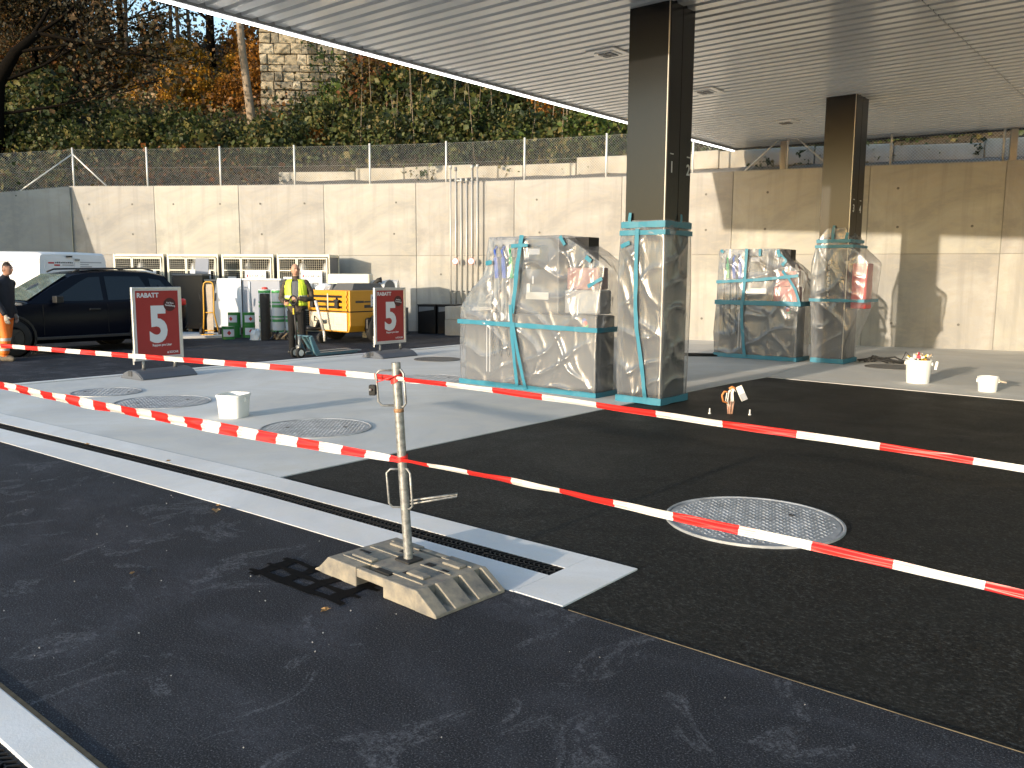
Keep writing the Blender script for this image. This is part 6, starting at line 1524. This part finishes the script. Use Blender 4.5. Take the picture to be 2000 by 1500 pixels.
# shrubs and trees, each its own plant
def limbs(m, p, d, ln, r, lev, tips, spread=.7, up=.25):
    n = 4; pts = [p]; q = p; dd = d.normalized()
    for i in range(n):
        dd = (dd + Vector((random.uniform(-1, 1), random.uniform(-1, 1), random.uniform(-.6, 1) * up)) * .16).normalized(); q = q + dd * ln / n; pts.append(q)
    m.tube(pts, [r * (1 - .5 * i / n) for i in range(n + 1)], 6 if lev > 1 else 4, cap=False)
    if lev == 0: tips.append(q); tips.append(pts[2]); return
    for k in range(random.choice((2, 3, 3))):
        t = random.uniform(.45, 1.0); i = min(int(t * n), n - 1); b = pts[i].lerp(pts[i + 1], t * n - i)
        limbs(m, b, (dd + Vector((random.uniform(-1, 1), random.uniform(-1, 1), random.uniform(-.4, .9))) * spread).normalized(), ln * random.uniform(.5, .75), r * .5, lev - 1, tips, spread, up)
def tree_meshes(hgt, r, lev, leaf, size, per, sig, bark, lean=Vector((0, 0, 1)), clear=.35, spread=.7, ntips=400):
    m = MB(); tips = []
    base = Vector((0, 0, -.3)); pts = [base]; q = base; d = lean.normalized(); n = 7
    for i in range(n):
        d = (d + Vector((random.uniform(-1, 1), random.uniform(-1, 1), .3)) * .05).normalized(); q = q + d * (hgt * .8 + .3) / n; pts.append(q)
    m.tube(pts, [r * (1 - .7 * i / n) for i in range(n + 1)], 8)
    for i in range(2, n + 1):
        if i / n < clear: continue
        for k in range(2):
            limbs(m, pts[i], Vector((random.uniform(-1, 1), random.uniform(-1, 1), random.uniform(.1, .8))), hgt * random.uniform(.18, .32), r * .35, lev, tips, spread)
    if len(tips) > ntips: tips = random.sample(tips, ntips)
    tm = m.mesh('trunk', bark, True); cm = None
    if per:
        P = np.concatenate([np.array(t[:])[None] + rng.normal(size=(max(2, int(per * random.uniform(.4, 1.6))), 3)) * sig for t in tips])
        tone = np.concatenate([np.full(1, 0)]) ; cm = leaf_mesh('crown', P, size, leaf)
    return tm, cm
def shrub_mesh(hgt, wid, leaf, n_c, per, size):
    m = MB(); 
    for i in range(9):
        a = random.random() * 6.28; e_ = Vector((math.cos(a) * wid * random.uniform(.2, .6), math.sin(a) * wid * random.uniform(.2, .6), hgt * random.uniform(.6, 1)))
        m.tube([Vector((math.cos(a) * .08, math.sin(a) * .08, -.2)), e_ * .5 + Vector((random.uniform(-.1, .1), random.uniform(-.1, .1), .1)), e_], [.022, .016, .007], 5, cap=False)
    def f():
        a = random.random() * 6.28; q = random.random() ** .6; z = random.random(); w = wid * (.55 + .6 * math.sin(math.pi * min(1, z * .85 + .12)))
        return (math.cos(a) * q * w * .75, math.sin(a) * q * w * .75, z * hgt)
    P, t = clumps(n_c, per, f, .15); return m.mesh('stem', 'bark', True), leaf_mesh('foliage', P, size, leaf, tone=t)
def plant(name, ms, s, d, rz, sc, label, cat, group, names, zoff=0.0):
    p = hill_pt(s, d); root = empty(name, (p.x, p.y, p.z + zoff), rz, label, cat, group); root.scale = (sc, sc, sc * random.uniform(.9, 1.1))
    for nm, me in zip(names, ms):
        if me is not None: inst(nm, me, root)
    return root
def s_at(px, d):
    """distance along the bank of the point at depth-behind-wall d that lies in direction px"""
    best = None
    for i in range(-160, 440):
        s = i * .1; p = hill_pt(s, d); v = p - Vector((0, 0, CAM_H)); x = 1000 + 1650 * v.dot(rr) / v.dot(fwd)
        if best is None or abs(x - px) < best[0]: best = (abs(x - px), s)
    return best[1]
SH = [shrub_mesh(1.4, 1.0, 'leaf_bramble', 110, 16, .105), shrub_mesh(1.9, .9, 'leaf_mixed', 115, 16, .10), shrub_mesh(1.7, .9, 'leaf_yellow', 105, 15, .105), shrub_mesh(1.6, .9, 'leaf_orange', 100, 15, .105), shrub_mesh(1.3, .9, 'leaf_fresh', 100, 15, .095)]
GS = ('bramble bushes on the bank', 'brown shrubs on the bank', 'yellow leaved shrubs on the bank', 'orange leaved shrubs on the bank', 'fresh green bushes on the bank')
LS = ('dark green bramble bush among many on the bank', 'olive brown shrub among the undergrowth on the bank', 'bright yellow leaved shrub on the slope', 'orange leaved shrub on the slope', 'fresh green bush just behind the fence')
NS = ('bramble_bush', 'brown_shrub', 'yellow_shrub', 'orange_shrub', 'green_bush')
ORD = ('first', 'second', 'third', 'fourth', 'fifth', 'sixth', 'seventh', 'eighth', 'ninth', 'tenth', 'eleventh', 'twelfth')
FPX = sorted(1000 + 1650 * (p - Vector((0, 0, CAM_H - WH - .5))).dot(rr) / (p - Vector((0, 0, CAM_H - WH - .5))).dot(fwd) for p in fp)
used_l = {}
def put(k, px, d, sc, label=None):
    if label is None:
        i = sum(1 for f in FPX if f < px); where = 'left of the corner post' if i == 0 else 'over the %s fence bay from the left' % ORD[min(i, 12) - 1]
        row = ('low ', '', 'high ', 'topmost ')[0 if d < 3.9 else 1 if d < 6 else 2 if d < 12 else 3]
        label = row + ('dark green bramble bush', 'olive brown shrub', 'bright yellow leaved shrub', 'orange leaved shrub', 'fresh green bush')[k] + ' ' + where
    o = plant(NS[k], SH[k], s_at(px, d), d, random.random() * 6.28, sc, label, 'shrub', GS[k], ('stem', 'foliage'))
    used_l.setdefault(label, []).append((px, o)); return o
for px in range(-40, 1240, 62): put(0, px + random.uniform(-20, 20), random.uniform(3.2, 4.6), random.uniform(.75, 1.15))
for px in list(range(-20, 200, 110)) + list(range(720, 1240, 60)): put(0, px + random.uniform(-30, 30), random.uniform(5.2, 8.5), random.uniform(.9, 1.5))
for px in range(720, 1240, 100): put(1, px + random.uniform(-20, 20), random.uniform(4.5, 9.5), random.uniform(1.1, 1.7))
for px, d in ((20, 9), (90, 11.5), (160, 10), (60, 15), (230, 13), (300, 17), (190, 17.5), (120, 19), (20, 18)): put(1, px, d, random.uniform(1.0, 1.6))
for px, d, sc in ((255, 12.5, .8), (360, 13, 1.1), (372, 12.5, 1.1), (345, 9.0, .75), (352, 9.8, .95), (380, 9.6, 1.05), (395, 9.2, .7), (262, 9.6, .5), (445, 10, .8), (462, 13, .9), (820, 7.5, 1.3), (770, 10, 1.3), (900, 8, 1.1)): put(2, px, d, sc)
for px, d, sc in ((488, 9.4, .95), (505, 10.4, 1.1), (495, 12.5, 1.1), (478, 15, 1.3), (540, 6.6, .55), (440, 9.5, .8), (735, 8, 1.0), (620, 4.0, .5), (1080, 5, .8), (285, 11, .7)): put(3, px, d, sc)
for px, d, sc in ((1195, 3.4, 1.1), (1130, 3.6, .8), (1020, 3.3, .7), (920, 4.5, .9), (960, 6, 1.0), (1500, 3.2, .9), (1600, 3.0, .8), (1750, 3.2, .9), (1420, 3.2, .7), (1850, 3.4, .8)): put(4, px, d, sc)
# tall climbers against the pier
put(4, 665, 7.4, 1.1, 'climbing green shrub against the right of the stone pier')
put(0, 610, 5.2, 1.0, 'large bramble bush at the foot of the stone pier')

for lb_, os_ in used_l.items():
    if len(os_) > 1:
        os_.sort(key=lambda t: t[0]); n_ = len(os_); word = {2: 'two', 3: 'three', 4: 'four', 5: 'five', 6: 'six'}.get(n_, 'several')
        for i_, (_, o_) in enumerate(os_): o_['label'] = lb_ + ', %s of %s' % ('leftmost' if i_ == 0 else 'rightmost' if i_ == n_ - 1 else ORD[i_], word)
# leaning bare trunk and the trees on the slope
def tree(name, ms, px, d, rz, sc, label, group=None, zoff=0):
    return plant(name, ms, s_at(px, d), d, rz, sc, label, 'tree', group, ('trunk', 'crown'), zoff)
lt = MB(); lt.tube([(0, 0, -.3), (-.18, -.05, 1.6), (-.34, -.1, 3.2), (-.46, -.1, 5.0), (-.66, -.1, 7.5)], [.17, .15, .135, .12, .10], 10)
tl = plant('leaning_tree', (lt.mesh('trunk', 'bark_pale', True), None), s_at(500, 6.3), 6.3, YAW, 1.0, 'bare pale trunk leaning left beside the stone pier', 'tree', None, ('trunk', 'crown'))
thin = [tree_meshes(9.5, .11, 1, 'leaf_shaded', .13, 2, .35, 'bark', clear=.5, ntips=140) for _ in range(2)]
for px, d, rz, sc, lb in ((253, 15, .3, 1.0, 'dark slim tree left of the gap of sky'), (336, 16, 1.2, .95, 'slim tree with hanging leaves in front of the sky'), (352, 15, 2.4, .95, 'slim bare stem just right of the hanging leaves'), (372, 17, 4.0, .9, 'thin stem right of the slim trees on the crest'), (468, 18, 5.0, .9, 'thin dark stem between evergreen and leaning trunk'), (720, 9, 1.0, .7, 'thin stem among vines right of the pier'), (700, 10, 3.0, .7, 'thin stem close to the right edge of the pier'), (815, 8, 2.0, .6, 'thin pale stem among yellow leaves'), (835, 8.5, 4.4, .6, 'second pale stem among yellow leaves')):
    tree('slim_tree', thin[int(rz) % 2], px, d, rz, sc, lb, 'slim trees on the bank')
ev = tree_meshes(8.5, .22, 2, 'leaf_bramble', .12, 24, .36, 'bark_shaded', clear=.15, ntips=420)
tree('evergreen_tree', ev, 415, 15.0, .5, 1.05, 'dark dense evergreen on the crest between the patches of sky')
ev2 = tree_meshes(7.5, .20, 2, 'leaf_shaded', .13, 30, .45, 'bark_shaded', clear=.1, ntips=460)
for px, d, rz, sc, lb in ((-5, 8.5, 2.2, .75, 'low dark tree behind the arching trunk at the left edge'), (150, 9.5, 4.2, .7, 'low dark tree between arching branches and the slope'), (70, 10.5, 5.5, .85, 'dark bushy tree over the corner fence post'), (240, 19.5, .9, 1.0, 'dark tree on the crest left of the sky gap'), (30, 13, .2, 1.25, 'brown leaved tree in painted shade at the top left corner'), (120, 15, 2.0, 1.2, 'brown leaved tree in painted shade right of the corner tree'), (205, 17, 3.8, 1.15, 'brown leaved tree in painted shade left of the slim tree'), (75, 20, 5.0, 1.2, 'dark tree standing behind the corner trees'), (165, 20.5, 1.0, 1.1, 'dark tree on the crest behind the others'), (700, 14, 4.0, 1.0, 'dark tree behind the vines right of the pier'), (940, 11, 2.5, .9, 'dark tree above the fence near the canopy edge'), (1100, 10, .7, .9, 'dark tree above the fence beside the column')):
    tree('brown_tree', ev2, px, d, rz, sc, lb, 'dark brown trees on the bank')
# old arching tree at the left edge, shade painted into bark and leaves
ot = MB(); tips = []
ot.tube([(0, 0, -.4), (.05, 0, 1.2), (.3, 0, 2.6), (.9, .1, 3.6), (1.7, .1, 4.2)], [.40, .33, .24, .17, .10], 10)
for a, b in (((.9, .1, 3.6), (1, .1, .1)), ((1.7, .1, 4.2), (1, -.1, -.25)), ((.3, 0, 2.6), (1, 0, .35)), ((1.4, .1, 4.0), (.6, .2, .9)), ((.1, 0, 1.6), (1, .2, .2)), ((.3, 0, 2.6), (-.6, .2, .8)), ((1.7, .1, 4.2), (.8, .1, .6))): limbs(ot, Vector(a), Vector(b), 3.2, .06, 2, tips, .75)
P = np.concatenate([np.array(t[:])[None] + rng.normal(size=(40, 3)) * .5 for t in tips]); oc = leaf_mesh('crown', P, .11, 'leaf_shaded')
plant('arching_tree', (ot.mesh('trunk', 'bark_shaded', True), oc), s_at(-12, 3.4), 3.4, YAW, 1.0, 'old tree with painted shade on its trunk arching in from the left edge', 'tree', None, ('trunk', 'crown'))
# hanging dead stems in front of the bank at right
vn = MB()
for i in range(34):
    px = random.uniform(690, 1215); d = random.uniform(3.0, 5.0); p = hill_pt(s_at(px, 4) , d); hgt = random.uniform(1.2, 3.0); q = Vector((random.uniform(-.3, .3), random.uniform(-.2, .2), 0))
    vn.tube([p, p + q * .5 + Vector((0, 0, hgt * .5)), p + q + Vector((0, 0, hgt))], [.014, .011, .006], 4, cap=False)
tag(vn.build('dead_stems', 'bark_pale', smooth=True), 'dry vine stems hanging in the scrub right of the pier', 'stems', kind='stuff')
# bench-like old fence rails on the slope
bn = plant('old_rails', (None, None), s_at(268, 9.6), 9.6, YAW, 1.0, 'collapsed old wooden rails on the leaf covered slope', 'rails', None, ('a', 'b'))
for (x, z, ln, ry) in ((-.6, .62, 1.5, .05), (-.4, .45, 1.2, -.04), (-.5, .28, 1.3, .1)):
    m = MB(); m.box((x + ln / 2, 0, z), (ln, .05, .10), (0, ry, 0)); m.build('rail', 'wood_old', bn)
for x in (-.3, .35, .8):
    m = MB(); m.box((x, .04, .30), (.09, .08, .85), (0, .1 * x, 0)); m.build('stake', 'wood_old', bn)

# ------------------------------------------------------------------ stone pier on the slope
for nm, c in (('stone_a', (.36, .30, .205)), ('stone_b', (.30, .25, .17)), ('stone_c', (.22, .19, .14)), ('stone_d', (.42, .36, .26))):
    M(nm, c, .9, var=.22, scale=5, bump=.9, bscale=9, dist=.03)
pd = 8.4; pp = hill_pt(s_at(512, pd), pd); 
pier = empty('stone_pier', (pp.x, pp.y, pp.z - .6), YAW + R(3), 'old squared stone masonry pier standing on the overgrown slope', 'pier')
dist_ = (pp - Vector((0, 0, CAM_H))).dot(fwd); PWd = 168 / 1650 * dist_; PHt = 8.4
m = MB(); m.bb((.12, .14, -1), (PWd - .12, 2.6, PHt)); m.build('core', M('mortar', (.24, .21, .165), .95, var=.25, scale=8), pier)
z = 0.0; mats_ = ['stone_a', 'stone_b', 'stone_c', 'stone_d', 'stone_a']; ncount = 0
sm_ = {}
while z < PHt - .2:
    hh = random.choice((.26, .32, .36, .4)); x = 0.0; q = int(z * 10) % 2
    while x < PWd - .05:
        ln = random.uniform(.28, .72); ln = min(ln, PWd - x)
        if PWd - x - ln < .25: ln = PWd - x
        dpt = random.uniform(-.05, .03); g_ = .016
        bmx = MB(); x0, x1, z0, z1 = x + g_, x + ln - g_, z + g_, z + hh - g_
        j = lambda: random.uniform(-.022, .022)
        fr = [(x0 + j(), dpt + j(), z0 + j()), (x1 + j(), dpt + j(), z0 + j()), (x1 + j(), dpt + j(), z1 + j()), (x0 + j(), dpt + j(), z1 + j())]
        ct_ = ((x0 + x1) / 2 + j(), dpt - random.uniform(.02, .06), (z0 + z1) / 2 + j()); bk = [(x0, .2, z0), (x1, .2, z0), (x1, .2, z1), (x0, .2, z1)]
        bmx.add(fr + [ct_] + bk, [(0, 1, 4), (1, 2, 4), (2, 3, 4), (3, 0, 4), (5, 6, 1, 0), (6, 7, 2, 1), (7, 8, 3, 2), (8, 5, 0, 3)])
        bmx.build('stone', random.choice(mats_), pier, bevel=.012, seg=1); x += ln; ncount += 1
    # side faces
    for sx in (0, PWd):
        y = .2
        while y < 2.4:
            ln = random.uniform(.5, .9); bmx = MB(); bmx.box((sx + (.1 if sx == 0 else -.1), y + ln / 2, z + hh / 2), (.22 + random.uniform(-.03, .03), ln - .03, hh - .03)); bmx.build('stone', random.choice(mats_), pier, bevel=.015, seg=1); y += ln
    z += hh
# ivy on the pier
def fiv(): 
    x = PWd * (.55 + .5 * random.random() ** .8); return (x, -.12 + random.uniform(-.12, .05), random.uniform(2.6, PHt - 2.0) if random.random() < .8 else random.uniform(1.5, 3))
P, t = clumps(46, 14, fiv, .2); iv = inst('ivy', leaf_mesh('ivy', P, .12, 'leaf_fresh', tone=t)); iv.matrix_world = Matrix.Translation(pier.location) @ Matrix.Rotation(pier.rotation_euler.z, 4, 'Z'); tag(iv, 'light green ivy climbing the right half of the stone pier', 'ivy', kind='stuff')
